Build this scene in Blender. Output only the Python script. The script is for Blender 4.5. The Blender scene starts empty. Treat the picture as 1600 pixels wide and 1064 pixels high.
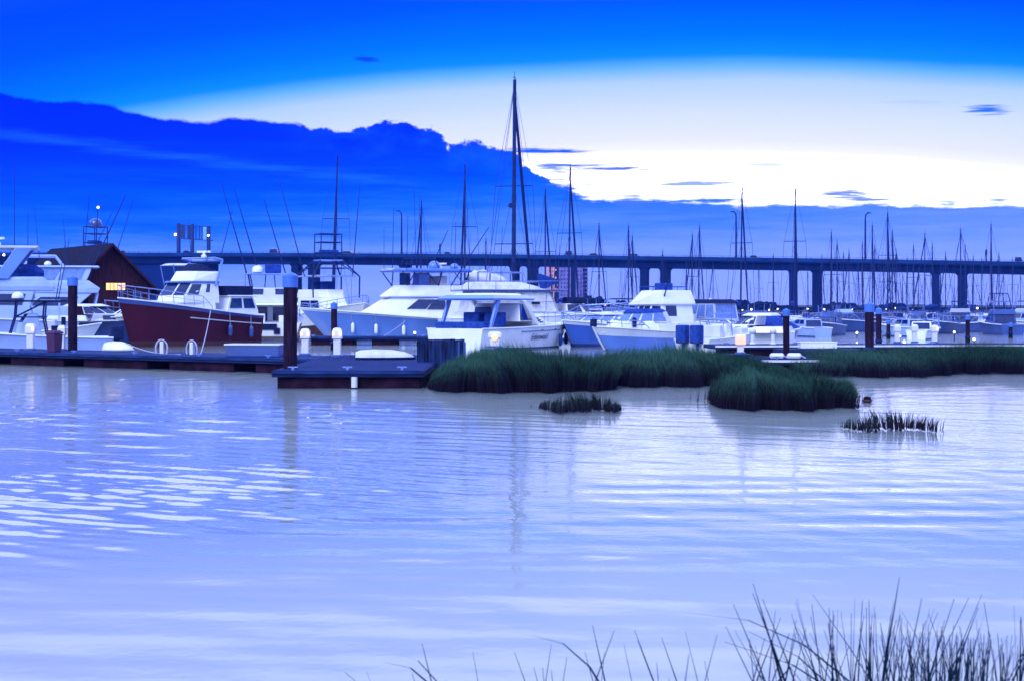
import bpy, math, random
import numpy as np
from mathutils import Vector, Matrix
R = math.radians
rng = random.Random(7)
nrg = np.random.default_rng(11)
SC = bpy.context.scene
COL = SC.collection
# ---------------------------------------------------------------- camera (eye 2 m above the water, level)
F = 2373.0; HZ = 480.0; EYE = 2.0
cam_d = bpy.data.cameras.new("camera"); cam = bpy.data.objects.new("camera", cam_d); COL.objects.link(cam)
cam.location = (0, 0, EYE); cam.rotation_euler = (R(90), 0, 0)
cam_d.sensor_width = 36.0; cam_d.lens = 36.0 * F / 1600.0
cam_d.shift_y = -(532.0 - HZ) / 1600.0
cam_d.clip_start = 0.1; cam_d.clip_end = 9000
cam_d.dof.use_dof = True; cam_d.dof.focus_distance = 14.0; cam_d.dof.aperture_fstop = 9.0
SC.camera = cam
def at(px, py, Y):
    return Vector(((px - 800.0) * Y / F, Y, EYE + (HZ - py) * Y / F))
def X_(px, Y): return (px - 800.0) * Y / F
def Z_(py, Y): return EYE + (HZ - py) * Y / F
# ---------------------------------------------------------------- materials
def mat(name, c, rough=0.5, metal=0.0, var=0.12, scale=3.0, bump=0.0, c2=None, spec=0.5, emit=None, es=0.0, stretch=(1, 1, 1), coat=0.0):
    m = bpy.data.materials.new(name); m.use_nodes = True
    nt = m.node_tree; b = nt.nodes["Principled BSDF"]
    b.inputs["Roughness"].default_value = rough; b.inputs["Metallic"].default_value = metal
    b.inputs["Specular IOR Level"].default_value = spec
    b.inputs["Coat Weight"].default_value = coat
    tc = nt.nodes.new("ShaderNodeTexCoord"); mp = nt.nodes.new("ShaderNodeMapping")
    mp.inputs["Scale"].default_value = stretch
    nt.links.new(tc.outputs["Object"], mp.inputs[0])
    nz = nt.nodes.new("ShaderNodeTexNoise"); nz.inputs["Scale"].default_value = scale; nz.inputs["Detail"].default_value = 5
    nt.links.new(mp.outputs[0], nz.inputs[0])
    rp = nt.nodes.new("ShaderNodeValToRGB")
    d = c2 if c2 else tuple(max(0, x * (1 - 2 * var)) for x in c)
    u = c if c2 else tuple(x * (1 + var) for x in c)
    rp.color_ramp.elements[0].position = 0.3; rp.color_ramp.elements[1].position = 0.7
    rp.color_ramp.elements[0].color = (*d, 1); rp.color_ramp.elements[1].color = (*u, 1)
    nt.links.new(nz.outputs["Fac"], rp.inputs[0]); nt.links.new(rp.outputs[0], b.inputs["Base Color"])
    if bump:
        bp = nt.nodes.new("ShaderNodeBump"); bp.inputs["Strength"].default_value = bump; bp.inputs["Distance"].default_value = 0.02
        nt.links.new(nz.outputs["Fac"], bp.inputs["Height"]); nt.links.new(bp.outputs[0], b.inputs["Normal"])
    if emit:
        b.inputs["Emission Color"].default_value = (*emit, 1); b.inputs["Emission Strength"].default_value = es
    return m
M = dict(
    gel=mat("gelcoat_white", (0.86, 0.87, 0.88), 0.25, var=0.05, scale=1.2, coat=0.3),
    gelshade=mat("gelcoat_shaded_white", (0.34, 0.46, 0.80), 0.25, var=0.07, scale=1.2, coat=0.3),  # white gelcoat with the dimness under dark cloud put into its colour
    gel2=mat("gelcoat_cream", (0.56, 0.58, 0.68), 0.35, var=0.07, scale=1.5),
    gelblue=mat("gelcoat_ice_blue_and_shade", (0.13, 0.27, 0.72), 0.2, var=0.08, scale=0.8, coat=0.4),  # blue gelcoat, also the shadow tone of the sportfisherman's white hull
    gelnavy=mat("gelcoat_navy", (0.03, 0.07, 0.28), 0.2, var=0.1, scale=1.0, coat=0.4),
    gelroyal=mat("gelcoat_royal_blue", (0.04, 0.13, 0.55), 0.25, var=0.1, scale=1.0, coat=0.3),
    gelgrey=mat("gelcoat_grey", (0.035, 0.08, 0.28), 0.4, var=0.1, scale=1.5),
    maroon=mat("hull_maroon", (0.062, 0.006, 0.022), 0.4, var=0.12, scale=0.9, spec=.15),
    bottom=mat("bottom_paint", (0.07, 0.015, 0.018), 0.7, var=0.2, scale=2),
    boot=mat("boot_stripe_blue", (0.02, 0.05, 0.2), 0.5, var=0.2),
    glass=mat("cabin_glass", (0.006, 0.018, 0.09), 0.06, var=0.2, spec=0.8),
    clear=mat("clear_vinyl", (0.14, 0.24, 0.55), 0.12, var=0.15, scale=4, bump=0.3),
    canvas=mat("canvas_blue", (0.02, 0.06, 0.30), 0.85, var=0.2, scale=5, bump=0.3, spec=0.08),
    canvasd=mat("canvas_navy", (0.012, 0.02, 0.075), 0.85, var=0.2, scale=5, bump=0.3, spec=0.08),
    canvasw=mat("canvas_white", (0.66, 0.66, 0.70), 0.85, var=0.12, scale=3, bump=0.5),
    steel=mat("stainless_rail", (0.30, 0.40, 0.70), 0.25, 0.9, var=0.1),
    alu=mat("spar_aluminium", (0.014, 0.030, 0.12), 0.6, 0.0, var=0.15, scale=2, spec=0.08),
    wire=mat("rigging_wire", (0.014, 0.028, 0.12), 0.6, 0.0, var=0.1, spec=0.08),
    sailfurl=mat("furled_sail_cover", (0.016, 0.032, 0.13), 0.8, var=0.2, scale=6, bump=0.4, spec=0.08),
    teak=mat("teak", (0.16, 0.10, 0.07), 0.6, var=0.25, scale=4, stretch=(1, 8, 8)),
    pile=mat("creosote_timber", (0.020, 0.009, 0.028), 0.8, var=0.35, scale=5, bump=0.8, stretch=(3, 3, 0.4), spec=0.08),
    cap=mat("pile_cap_plastic", (0.05, 0.16, 0.55), 0.4, var=0.08),
    deckwood=mat("weathered_decking", (0.020, 0.050, 0.19), 0.75, c2=(0.006, 0.017, 0.08), scale=6, bump=0.5, stretch=(0.25, 7, 1), spec=0.08),
    decklong=mat("weathered_decking_crosswise", (0.024, 0.058, 0.20), 0.75, c2=(0.007, 0.020, 0.09), scale=6, bump=0.5, stretch=(5, 0.25, 1), spec=0.08),
    weed=mat("tide_weed", (0.012, 0.016, 0.018), 0.9, var=0.5, scale=9, bump=1.0, spec=0.05),
    fascia=mat("dock_fascia", (0.014, 0.026, 0.10), 0.7, var=0.3, scale=3, bump=0.4, stretch=(0.4, 1, 5), spec=0.08),
    floatm=mat("dock_float", (0.022, 0.007, 0.022), 0.8, var=0.4, scale=3, bump=0.4, spec=0.08),
    whiteplas=mat("white_plastic", (0.72, 0.72, 0.76), 0.4, var=0.06),
    redplas=mat("red_bin_paint", (0.06, 0.008, 0.06), 0.6, var=0.2),
    black=mat("black_rubber", (0.015, 0.015, 0.025), 0.6, var=0.2, spec=0.08),
    rope=mat("rope", (0.42, 0.45, 0.62), 0.9, var=0.2, scale=20),
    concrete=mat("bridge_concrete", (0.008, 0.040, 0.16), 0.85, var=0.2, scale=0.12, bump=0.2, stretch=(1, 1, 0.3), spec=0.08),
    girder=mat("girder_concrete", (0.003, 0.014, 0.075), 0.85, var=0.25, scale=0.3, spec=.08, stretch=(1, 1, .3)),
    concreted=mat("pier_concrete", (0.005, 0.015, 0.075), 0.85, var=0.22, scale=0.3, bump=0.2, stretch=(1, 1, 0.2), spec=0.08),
    ramp=mat("ramp_concrete", (0.006, 0.022, 0.12), 0.9, var=0.2, scale=0.1, spec=0.08),
    shingle=mat("roof_shingle", (0.008, 0.009, 0.035), 0.85, var=0.4, scale=3, bump=0.6, stretch=(1, 1, 5), spec=0.08),
    cedar=mat("cedar_siding", (0.050, 0.014, 0.022), 0.75, var=0.3, scale=2.5, bump=0.4, stretch=(5, 5, 0.5), spec=0.08),
    winlit=mat("lit_window", (0.8, 0.5, 0.2), 0.5, var=0.15, emit=(1.0, 0.50, 0.13), es=1.6),
    winlit2=mat("lit_flat_window", (0.8, 0.5, 0.3), 0.5, var=0.1, emit=(1.0, 0.50, 0.36), es=.75),
    lampwarm=mat("warm_lamp", (0.9, 0.6, 0.3), 0.5, emit=(1.0, 0.42, 0.14), es=2.2),
    lampwhite=mat("white_lamp", (0.9, 0.9, 0.8), 0.5, emit=(1.0, 0.74, 0.56), es=5.0),
    lampred=mat("tail_lamp", (0.5, 0.05, 0.05), 0.5, emit=(1.0, 0.12, 0.15), es=0.8),
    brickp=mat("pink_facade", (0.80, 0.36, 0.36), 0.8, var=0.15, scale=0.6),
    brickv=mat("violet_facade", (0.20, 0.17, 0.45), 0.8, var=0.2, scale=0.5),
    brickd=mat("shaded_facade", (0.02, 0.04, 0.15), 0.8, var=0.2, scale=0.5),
    carpaint=mat("car_paint", (0.03, 0.035, 0.07), 0.3, var=0.1, coat=0.5, spec=0.08),
    signpanel=mat("sign_panel_back", (0.03, 0.05, 0.16), 0.6, var=0.2, spec=0.08),
    signlit=mat("sign_panel_lit", (0.12, 0.34, 0.62), 0.5, var=0.1, emit=(0.2, 0.5, 0.9), es=0.12),
    leaf=mat("far_leaves", (0.010, 0.022, 0.055), 0.9, var=0.4, scale=0.6, spec=0.08),
    mud=mat("tidal_mud", (0.025, 0.014, 0.02), 0.5, var=0.4, scale=3, bump=0.6, spec=0.08),
    shorem=mat("far_bank", (0.05, 0.06, 0.08), 0.9, var=0.3, scale=0.05),
    timber=mat("bulkhead_timber", (0.014, 0.03, 0.11), 0.8, var=0.45, scale=3, bump=0.6, stretch=(6, 6, 0.5), spec=0.08),
    letter=mat("navy_lettering", (0.02, 0.03, 0.14), 0.5, var=0.05),
)
# ---------------------------------------------------------------- mesh collector
class MB:
    def __init__(s): s.v = []; s.f = []; s.mi = []
    def add(s, vs, fs, mi=0):
        b = len(s.v); s.v += [tuple(p) for p in vs]
        for f in fs: s.f.append(tuple(b + i for i in f)); s.mi.append(mi)
        return s
    def box(s, c, d, rz=0.0, mi=0, tilt=None):
        x, y, z = d[0] / 2, d[1] / 2, d[2] / 2
        mtx = Matrix.Rotation(rz, 3, 'Z')
        if tilt: mtx = mtx @ Matrix.Rotation(tilt, 3, 'Y')
        p = [Vector(c) + mtx @ Vector((a * x, b * y, e * z)) for e in (-1, 1) for b in (-1, 1) for a in (-1, 1)]
        return s.add(p, [(0, 2, 3, 1), (4, 5, 7, 6), (0, 1, 5, 4), (2, 6, 7, 3), (0, 4, 6, 2), (1, 3, 7, 5)], mi)
    def tube(s, p, q, r, r2=None, n=6, mi=0):
        p, q = Vector(p), Vector(q); r2 = r if r2 is None else r2
        a = (q - p).normalized(); u = a.orthogonal().normalized(); w = a.cross(u)
        vs = []
        for c, rr in ((p, r), (q, r2)):
            for i in range(n):
                t = 2 * math.pi * i / n; vs.append(c + (u * math.cos(t) + w * math.sin(t)) * rr)
        fs = [(i, (i + 1) % n, n + (i + 1) % n, n + i) for i in range(n)] + [tuple(range(n - 1, -1, -1)), tuple(range(n, 2 * n))]
        return s.add(vs, fs, mi)
    def path(s, pts, r, n=6, mi=0):
        for a, b in zip(pts, pts[1:]): s.tube(a, b, r, r, n, mi)
        return s
    def rings(s, rings, mi=0, cap=(True, True), closed=True):
        n = len(rings[0]); b = len(s.v)
        for r in rings: s.v += [tuple(p) for p in r]
        for i in range(len(rings) - 1):
            for k in range(n if closed else n - 1):
                s.f.append((b + i * n + k, b + i * n + (k + 1) % n, b + (i + 1) * n + (k + 1) % n, b + (i + 1) * n + k)); s.mi.append(mi)
        if cap[0]: s.f.append(tuple(b + k for k in range(n - 1, -1, -1))); s.mi.append(mi)
        if cap[1]: s.f.append(tuple(b + (len(rings) - 1) * n + k for k in range(n))); s.mi.append(mi)
        return s
    def lathe(s, c, prof, n=16, mi=0):
        rs = [[(c[0] + r * math.cos(2 * math.pi * k / n), c[1] + r * math.sin(2 * math.pi * k / n), c[2] + z) for k in range(n)] for r, z in prof]
        return s.rings(rs, mi)
    def ball(s, c, r, sz=1.0, n=12, m=8, mi=0):
        return s.lathe(c, [(max(r * math.sin(math.pi * i / m), r * 0.02), -r * sz * math.cos(math.pi * i / m)) for i in range(m + 1)], n, mi)
    def prism(s, poly, y0, y1, mi=0):
        a = [(x, y0, z) for x, z in poly]; b = [(x, y1, z) for x, z in poly]; n = len(poly)
        return s.add(a + b, [tuple(range(n)), tuple(range(2 * n - 1, n - 1, -1))] + [(i, n + i, n + (i + 1) % n, (i + 1) % n) for i in range(n)], mi)
    def build(s, name, m, parent=None, smooth=False, bevel=0.0):
        me = bpy.data.meshes.new(name); me.from_pydata(s.v, [], s.f)
        ms = m if isinstance(m, (list, tuple)) else [m]
        for k in ms: me.materials.append(k)
        me.polygons.foreach_set("material_index", s.mi)
        me.validate()
        import bmesh
        bm = bmesh.new(); bm.from_mesh(me); bmesh.ops.recalc_face_normals(bm, faces=bm.faces); bm.to_mesh(me); bm.free()
        if smooth:
            me.polygons.foreach_set("use_smooth", [True] * len(me.polygons))
            me.set_sharp_from_angle(angle=R(40))
        o = bpy.data.objects.new(name, me); COL.objects.link(o)
        if parent: o.parent = parent
        if bevel:
            md = o.modifiers.new("soft_edge", "BEVEL"); md.width = bevel; md.segments = 2; md.limit_method = 'ANGLE'
        return o
def np_mesh(name, V, Q, m, parent=None, smooth=False):
    me = bpy.data.meshes.new(name)
    me.vertices.add(len(V)); me.vertices.foreach_set("co", np.ascontiguousarray(V, dtype=np.float32).ravel())
    k = Q.shape[1]; n = len(Q)
    me.loops.add(n * k); me.loops.foreach_set("vertex_index", np.ascontiguousarray(Q, dtype=np.int32).ravel())
    me.polygons.add(n); me.polygons.foreach_set("loop_start", np.arange(0, n * k, k, dtype=np.int32))
    me.polygons.foreach_set("loop_total", np.full(n, k, dtype=np.int32))
    if smooth: me.polygons.foreach_set("use_smooth", np.ones(n, dtype=bool))
    me.materials.append(m); me.update(calc_edges=True)
    o = bpy.data.objects.new(name, me); COL.objects.link(o)
    if parent: o.parent = parent
    return o
def tag(o, label=None, cat=None, group=None, kind=None):
    if label: o["label"] = label
    if cat: o["category"] = cat
    if group: o["group"] = group
    if kind: o["kind"] = kind
    return o
def thing(name, label, cat, loc, rz=0.0, group=None):
    o = bpy.data.objects.new(name, None); COL.objects.link(o); o.location = loc; o.rotation_euler = (0, 0, rz)
    o.empty_display_size = 0.3
    return tag(o, label, cat, group)
def children(o): return [c for c in COL.objects if c.parent == o]
def copy_tree(o, parent=None):
    c = o.copy(); COL.objects.link(c); c.parent = parent
    for ch in list(o.children): copy_tree(ch, c)
    return c
# ---------------------------------------------------------------- sky: dusk gradient and cloud bank by direction (azimuth / elevation)
W = bpy.data.worlds.new("World"); SC.world = W; W.use_nodes = True
NT = W.node_tree; NT.nodes.clear()
class E:                                                    # tiny expression builder over math nodes
    def __init__(s, k): s.k = k
    @staticmethod
    def op(o, *a):
        n = NT.nodes.new("ShaderNodeMath"); n.operation = o
        for i, x in enumerate(a):
            if isinstance(x, E): NT.links.new(x.k, n.inputs[i])
            else: n.inputs[i].default_value = x
        return E(n.outputs[0])
    def __add__(s, o): return E.op('ADD', s, o)
    __radd__ = __add__
    def __sub__(s, o): return E.op('SUBTRACT', s, o)
    def __rsub__(s, o): return E.op('SUBTRACT', o, s)
    def __mul__(s, o): return E.op('MULTIPLY', s, o)
    __rmul__ = __mul__
    def __truediv__(s, o): return E.op('DIVIDE', s, o)
def smooth(x, a, b):
    n = NT.nodes.new("ShaderNodeMapRange"); n.interpolation_type = 'SMOOTHSTEP'
    NT.links.new(x.k, n.inputs["Value"]); n.inputs["From Min"].default_value = a; n.inputs["From Max"].default_value = b
    return E(n.outputs[0])
def lin(c):
    return tuple(((x / 255) / 12.92 if x / 255 <= 0.04045 else ((x / 255 + 0.055) / 1.055) ** 2.4) for x in c)
def ramp(x, a, b, stops, gain=1.0):
    t = (x - a) / (b - a)
    n = NT.nodes.new("ShaderNodeValToRGB"); NT.links.new(t.k, n.inputs[0]); cr = n.color_ramp
    cr.elements.remove(cr.elements[1])
    for i, (p, c, *g) in enumerate(stops):
        e = cr.elements[0] if i == 0 else cr.elements.new((p - a) / (b - a))
        e.position = (p - a) / (b - a); e.color = (*[v * (g[0] if g else 1.0) for v in lin(c)], 1)
    return n.outputs[0]
def mix(f, a, b):
    n = NT.nodes.new("ShaderNodeMix"); n.data_type = 'RGBA'
    NT.links.new(f.k, n.inputs[0]) if isinstance(f, E) else setattr(n.inputs[0], "default_value", f)
    for i, x in ((6, a), (7, b)):
        if isinstance(x, tuple): n.inputs[i].default_value = (*x, 1)
        else: NT.links.new(x, n.inputs[i])
    return n.outputs[2]
tc = NT.nodes.new("ShaderNodeTexCoord"); sp = NT.nodes.new("ShaderNodeSeparateXYZ"); NT.links.new(tc.outputs["Generated"], sp.inputs[0])
dx, dy, dz = (E(sp.outputs[i]) for i in range(3))
az = E.op('ARCTAN2', dx, dy); el = E.op('ARCSINE', dz)
P = az * F + 800.0                                           # azimuth and elevation in units of 1/2373 rad
Q = HZ - el * F
def noise(sx, sy, scale, detail=4, off=0.0, rough=0.55):
    c = NT.nodes.new("ShaderNodeCombineXYZ")
    for i, x in enumerate((P * (sx / 1000.0), Q * (sy / 1000.0))): NT.links.new(x.k, c.inputs[i])
    c.inputs[2].default_value = off
    n = NT.nodes.new("ShaderNodeTexNoise"); n.inputs["Scale"].default_value = scale; n.inputs["Detail"].default_value = detail
    n.inputs["Roughness"].default_value = rough
    NT.links.new(c.outputs[0], n.inputs[0]); return E(n.outputs["Fac"]) - 0.5
def curve(x, a, b, pts, lo, hi):
    n = NT.nodes.new("ShaderNodeFloatCurve"); t = (x - a) / (b - a); NT.links.new(t.k, n.inputs["Value"])
    c = n.mapping.curves[0]
    pts = [((p - a) / (b - a), (q - lo) / (hi - lo)) for p, q in pts]
    c.points[0].location = pts[0]; c.points[1].location = pts[-1]
    for p in pts[1:-1]: c.points.new(*p)
    for p in c.points: p.handle_type = 'AUTO_CLAMPED'
    n.mapping.update()
    return E(n.outputs[0]) * (hi - lo) + lo
arc = E.op('MINIMUM', (P - 1050.0) * (P - 1050.0) * 1.16e-4, 130.0)
T = Q - arc + noise(1, 3, 2.0, 3, 3.0) * 14.0
clear = ramp(T, -700, 300, [(-700, (160, 172, 255), 1.3), (-420, (180, 190, 255), 1.5), (-290, (40, 100, 255), 1.0), (-60, (0, 76, 250)), (0, (0, 88, 255)), (60, (0, 122, 255)),
                            (92, (14, 146, 255)), (108, (104, 186, 255)), (132, (186, 218, 255)), (180, (222, 236, 255)), (222, (242, 247, 255)), (240, (252, 253, 255), 1.08), (262, (255, 255, 255), 2.0), (290, (255, 255, 255), 3.4)])
clear = mix(smooth(Q, 12.0, -80.0), clear, (1.35, 1.45, 1.40))  # unseen sky above the frame, made paler to brighten water and boats
clear = mix(smooth(Q, -350.0, -900.0), clear, (0.55, 0.80, 1.5))
# cloud bank
edge = curve(P, -800, 2400, [(-800, 120), (0, 154), (90, 164), (150, 164), (210, 176), (320, 190), (380, 184), (450, 190), (540, 196), (600, 191), (650, 188), (688, 203), (698, 219), (740, 213), (765, 226),
                             (800, 232), (822, 246), (850, 268), (880, 288), (960, 306), (1060, 314), (1200, 321), (1350, 318), (1450, 324), (1700, 328), (2400, 330)], 100, 350)
billow = noise(1, 1.5, 16.0, 5, 1.0) * 34.0 + noise(1, 1.3, 55.0, 5, 5.0, 0.62) * 16.0
wisp = noise(0.55, 7.0, 9.0, 5, 2.0, 0.62)
ragged = smooth(P, 815, 930)
puff = noise(1.2, 2.0, 14.0, 4, 7.0) * 30.0
d = Q - edge - 9.0 * (1.0 - ragged) + billow * (0.5 + 1.0 * smooth(P, 380, 560)) * (1.0 - 0.75 * ragged) + (wisp * 56.0 + puff) * ragged
soft = 3.2 + 5.5 * ragged
bank = smooth(d / soft, -1.0, 1.0)
S = Q + (P - 400.0) * 0.06 + wisp * 95.0 + noise(0.5, 3.6, 4.0, 5, 9.0) * 110.0
bankcol = ramp(S, 130, 520, [(130, (0, 38, 236)), (215, (0, 48, 240)), (265, (0, 66, 252)), (310, (0, 92, 255)), (345, (26, 114, 255)), (385, (84, 144, 255)), (425, (124, 164, 255)), (470, (148, 178, 255)), (520, (156, 182, 255))])
# a brighter streak of high cloud crossing the bank on the left
sq = Q - (228.0 + (P - 60.0) * 0.105)
streak = smooth(wisp * 40.0 - E.op('ABSOLUTE', sq), -14.0, 8.0) * smooth(P, -200, 200) * (1.0 - smooth(P, 560, 800))
bankcol = mix(streak * 0.6, bankcol, lin((30, 120, 255)))
lump = noise(1.0, 1.9, 9.0, 5, 12.0, 0.6)
bankcol = mix(smooth(lump * 60.0 - (d - 26.0) * 0.35, -4.0, 14.0) * smooth(P, 380, 640) * (1.0 - smooth(P, 840, 960)) * 0.5, bankcol, lin((22, 108, 255)))
rightedge = smooth(P, 830, 960) * (1.0 - smooth(d, 4.0, 46.0)) * 0.25
bankcol = mix(rightedge, bankcol, lin((70, 130, 250)))
col = mix(bank, clear, bankcol)
# thin separate wisps over the bright gap
fine = noise(0.5, 9.0, 16.0, 6, 4.0, 0.68)
for (p0, q0, a, b, s, c, k) in [(852, 236, 62, 6.5, 0.0, (30, 105, 245), 1), (945, 263, 88, 7, 0.02, (24, 90, 232), 1), (1186, 261, 46, 4, 0.05, (170, 195, 250), .7), (1520, 187, 38, 9, 0.03, (40, 120, 235), 1),
                             (1092, 290, 66, 12, 0.03, (70, 125, 240), .9), (1190, 300, 60, 5, 0.1, (100, 145, 240), .8), (1312, 311, 92, 11, 0.07, (70, 115, 240), .95), (1592, 196, 22, 5, 0.0, (110, 165, 250), .8), (574, 97, 24, 6, 0.12, (10, 50, 190), .8),
                             (868, 268, 34, 15, 0.1, (40, 110, 245), .9), (985, 314, 28, 13, 0.0, (80, 130, 250), .9), (925, 292, 70, 9, 0.04, (110, 150, 250), .8), (1430, 172, 60, 4, 0.0, (190, 215, 252), .6)]:
    u = (P - p0) / a; w = (Q - q0 - (P - p0) * s) / b
    g = smooth(u * u + w * w + fine * 6.5, 1.05, -0.35)
    col = mix(g * k, col, lin(c))
# unseen eastern sky behind the viewer, set evenly pale to light the boat fronts
behind = smooth(dy, 0.35, -0.35)
col = mix(behind * smooth(dz, -0.05, 0.1), col, (0.55, 0.76, 1.4))
deep = NT.nodes.new("ShaderNodeMix"); deep.data_type = 'RGBA'; deep.blend_type = 'MULTIPLY'; deep.inputs[0].default_value = 1.0
NT.links.new(col, deep.inputs[6]); deep.inputs[7].default_value = (1.0, 1.0, 1.45, 1); col = deep.outputs[2]
bg = NT.nodes.new("ShaderNodeBackground"); bg.inputs["Strength"].default_value = 1.0
NT.links.new(col, bg.inputs["Color"])
wo = NT.nodes.new("ShaderNodeOutputWorld"); NT.links.new(bg.outputs[0], wo.inputs["Surface"])
W.cycles.sampling_method = 'MANUAL'; W.cycles.sample_map_resolution = 1024
sun_d = bpy.data.lights.new("sun", 'SUN'); sun = bpy.data.objects.new("sun", sun_d); COL.objects.link(sun)
sun_d.energy = 2.6; sun_d.angle = R(40); sun_d.color = (0.90, 1.0, 1.0)
sun.rotation_euler = (R(52), 0, R(-25))                       # soft dusk glow from high behind the viewer
vs = SC.view_settings; vs.view_transform = 'Standard'; vs.look = 'None'; vs.exposure = 0.0; vs.gamma = 1.0
# ---------------------------------------------------------------- water
wm = bpy.data.materials.new("tidal_water"); wm.use_nodes = True
n = wm.node_tree; n.nodes.clear()
o_ = n.nodes.new("ShaderNodeOutputMaterial"); mx = n.nodes.new("ShaderNodeMixShader"); gl = n.nodes.new("ShaderNodeBsdfGlossy"); df = n.nodes.new("ShaderNodeBsdfDiffuse")
gl.inputs["Color"].default_value = (0.93, 0.95, 1.0, 1); gl.inputs["Roughness"].default_value = 0.02
gl2 = n.nodes.new("ShaderNodeBsdfGlossy"); gl2.inputs["Color"].default_value = (0.95, 0.96, 1.0, 1); gl2.inputs["Roughness"].default_value = 0.26; gm_ = n.nodes.new("ShaderNodeMixShader"); gm_.inputs[0].default_value = 0.20; n.links.new(gl.outputs[0], gm_.inputs[1]); n.links.new(gl2.outputs[0], gm_.inputs[2])
df.inputs["Color"].default_value = (0.25, 0.30, 0.27, 1)
fr = n.nodes.new("ShaderNodeFresnel"); fr.inputs["IOR"].default_value = 3.2
geo = n.nodes.new("ShaderNodeNewGeometry"); mp = n.nodes.new("ShaderNodeMapping"); mp.inputs["Scale"].default_value = (1.0, 1.3, 1.0); mp.inputs["Rotation"].default_value = (0, 0, R(-20))
n.links.new(geo.outputs["Position"], mp.inputs[0])
nz = n.nodes.new("ShaderNodeTexNoise"); nz.inputs["Scale"].default_value = 7.0; nz.inputs["Detail"].default_value = 4; n.links.new(mp.outputs[0], nz.inputs[0])
# ripples only beyond the calm inshore water
spx = n.nodes.new("ShaderNodeSeparateXYZ"); n.links.new(geo.outputs["Position"], spx.inputs[0])
mr = n.nodes.new("ShaderNodeMapRange"); mr.interpolation_type = 'SMOOTHSTEP'; n.links.new(spx.outputs[1], mr.inputs["Value"])
mr.inputs["From Min"].default_value = 9.0; mr.inputs["From Max"].default_value = 24.0; mr.inputs["To Min"].default_value = 0.03; mr.inputs["To Max"].default_value = 0.10
bp = n.nodes.new("ShaderNodeBump"); bp.inputs["Distance"].default_value = 0.035; mr3 = n.nodes.new("ShaderNodeMapRange"); mr3.interpolation_type = 'SMOOTHSTEP'; n.links.new(spx.outputs[1], mr3.inputs["Value"])
mr3.inputs["From Min"].default_value = 9.0; mr3.inputs["From Max"].default_value = 15.5; mr3.inputs["To Min"].default_value = 0.82; mr3.inputs["To Max"].default_value = 0.20   # cat's-paw ruffle inshore
n.links.new(mr3.outputs[0], gm_.inputs[0])
mr2 = n.nodes.new("ShaderNodeMapRange"); mr2.interpolation_type = 'SMOOTHSTEP'; n.links.new(spx.outputs[1], mr2.inputs["Value"])
mr2.inputs["From Min"].default_value = 42.0; mr2.inputs["From Max"].default_value = 56.0; mr2.inputs["To Min"].default_value = 1.0; mr2.inputs["To Max"].default_value = 0.3   # sheltered between the docks
mm = n.nodes.new("ShaderNodeMath"); mm.operation = 'MULTIPLY'; n.links.new(mr.outputs[0], mm.inputs[0]); n.links.new(mr2.outputs[0], mm.inputs[1]); n.links.new(mm.outputs[0], bp.inputs["Strength"]); n.links.new(nz.outputs["Fac"], bp.inputs["Height"])
for s_ in (gl, gl2, df, fr): n.links.new(bp.outputs[0], s_.inputs["Normal"])
n.links.new(fr.outputs[0], mx.inputs[0]); n.links.new(df.outputs[0], mx.inputs[1]); n.links.new(gm_.outputs[0], mx.inputs[2]); n.links.new(mx.outputs[0], o_.inputs["Surface"])
def water_height(X, Y):
    r = np.random.default_rng(5)
    def patch(sc, seed):                                     # smooth random field from a few long sines
        q = np.random.default_rng(seed); z = np.zeros_like(X)
        for _ in range(7):
            a = q.uniform(0, 6.28); k = q.uniform(0.5, 1.6) / sc
            z += np.sin((X * math.cos(a) * 0.6 + Y * math.sin(a)) * k + q.uniform(0, 6.28))
        return z / 2.65
    sm = lambda x, a, b: (lambda t: t * t * (3 - 2 * t))(np.clip((x - a) / (b - a), 0, 1))
    # inshore calm: nearer than ~13 m, reaching farther out on the right
    calm = sm(Y - (11.2 + 9.0 * np.clip(0.5 + X / Y / 0.674, 0, 1)), -1.5, 5.0)
    fade = 1.0 - sm(Y, 44, 60)
    H = np.zeros_like(X)
    def train(n_, lam, slope, ang, spread, env):
        nonlocal H
        for _ in range(n_):
            l = lam * math.exp(r.normal(0, 0.32)); a = R(ang + r.normal(0, spread)); k = 6.283 / l
            H += env * (slope / math.sqrt(n_)) / k * np.sin(k * (X * math.sin(a) + Y * math.cos(a)) + r.uniform(0, 6.28))
    leftw = 1.0 - 0.74 * sm(X / Y, -0.22, 0.06)
    far = sm(Y, 17, 25)
    train(12, 0.32, 0.17, 30, 7, calm * (1 - sm(Y, 20, 26)) * leftw * (0.6 + 0.6 * np.clip(patch(1.6, 4), -0.6, 1.0)))
    train(9, 0.60, 0.11, 30, 6, calm * (1 - sm(Y, 23, 31)) * leftw * (0.55 + 0.75 * np.clip(patch(2.6, 1), -0.6, 1.2)))     # boat-wake trains, crests falling to the right
    train(16, 0.52, 0.155, 20, 12, far * fade * leftw * (0.75 + 0.5 * patch(3.5, 8)))                                                         # offshore chop
    train(11, 0.36, 0.085, 12, 34, calm * (1 - sm(Y, 15, 21)) * leftw * (0.6 + 0.5 * patch(2.0, 2)))          # small chop
    train(6, 1.7, 0.006, 20, 24, np.ones_like(X) * fade)                                                      # slow swell inshore
    train(9, 0.8, 0.014, 22, 28, fade * (1 - 0.6 * calm))
    return H
rows = np.concatenate([EYE / np.linspace(EYE / 3.6, EYE / 62.0, 1050), np.geomspace(66, 4500, 70)])
cx = np.concatenate([np.linspace(-3.0, -0.42, 14)[:-1], np.linspace(-0.42, 0.42, 400), np.linspace(0.42, 3.0, 14)[1:]])
YY, CC = np.meshgrid(rows, cx, indexing='ij'); XX = CC * (YY + 2.0)
ZZ = water_height(XX, YY)
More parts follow.
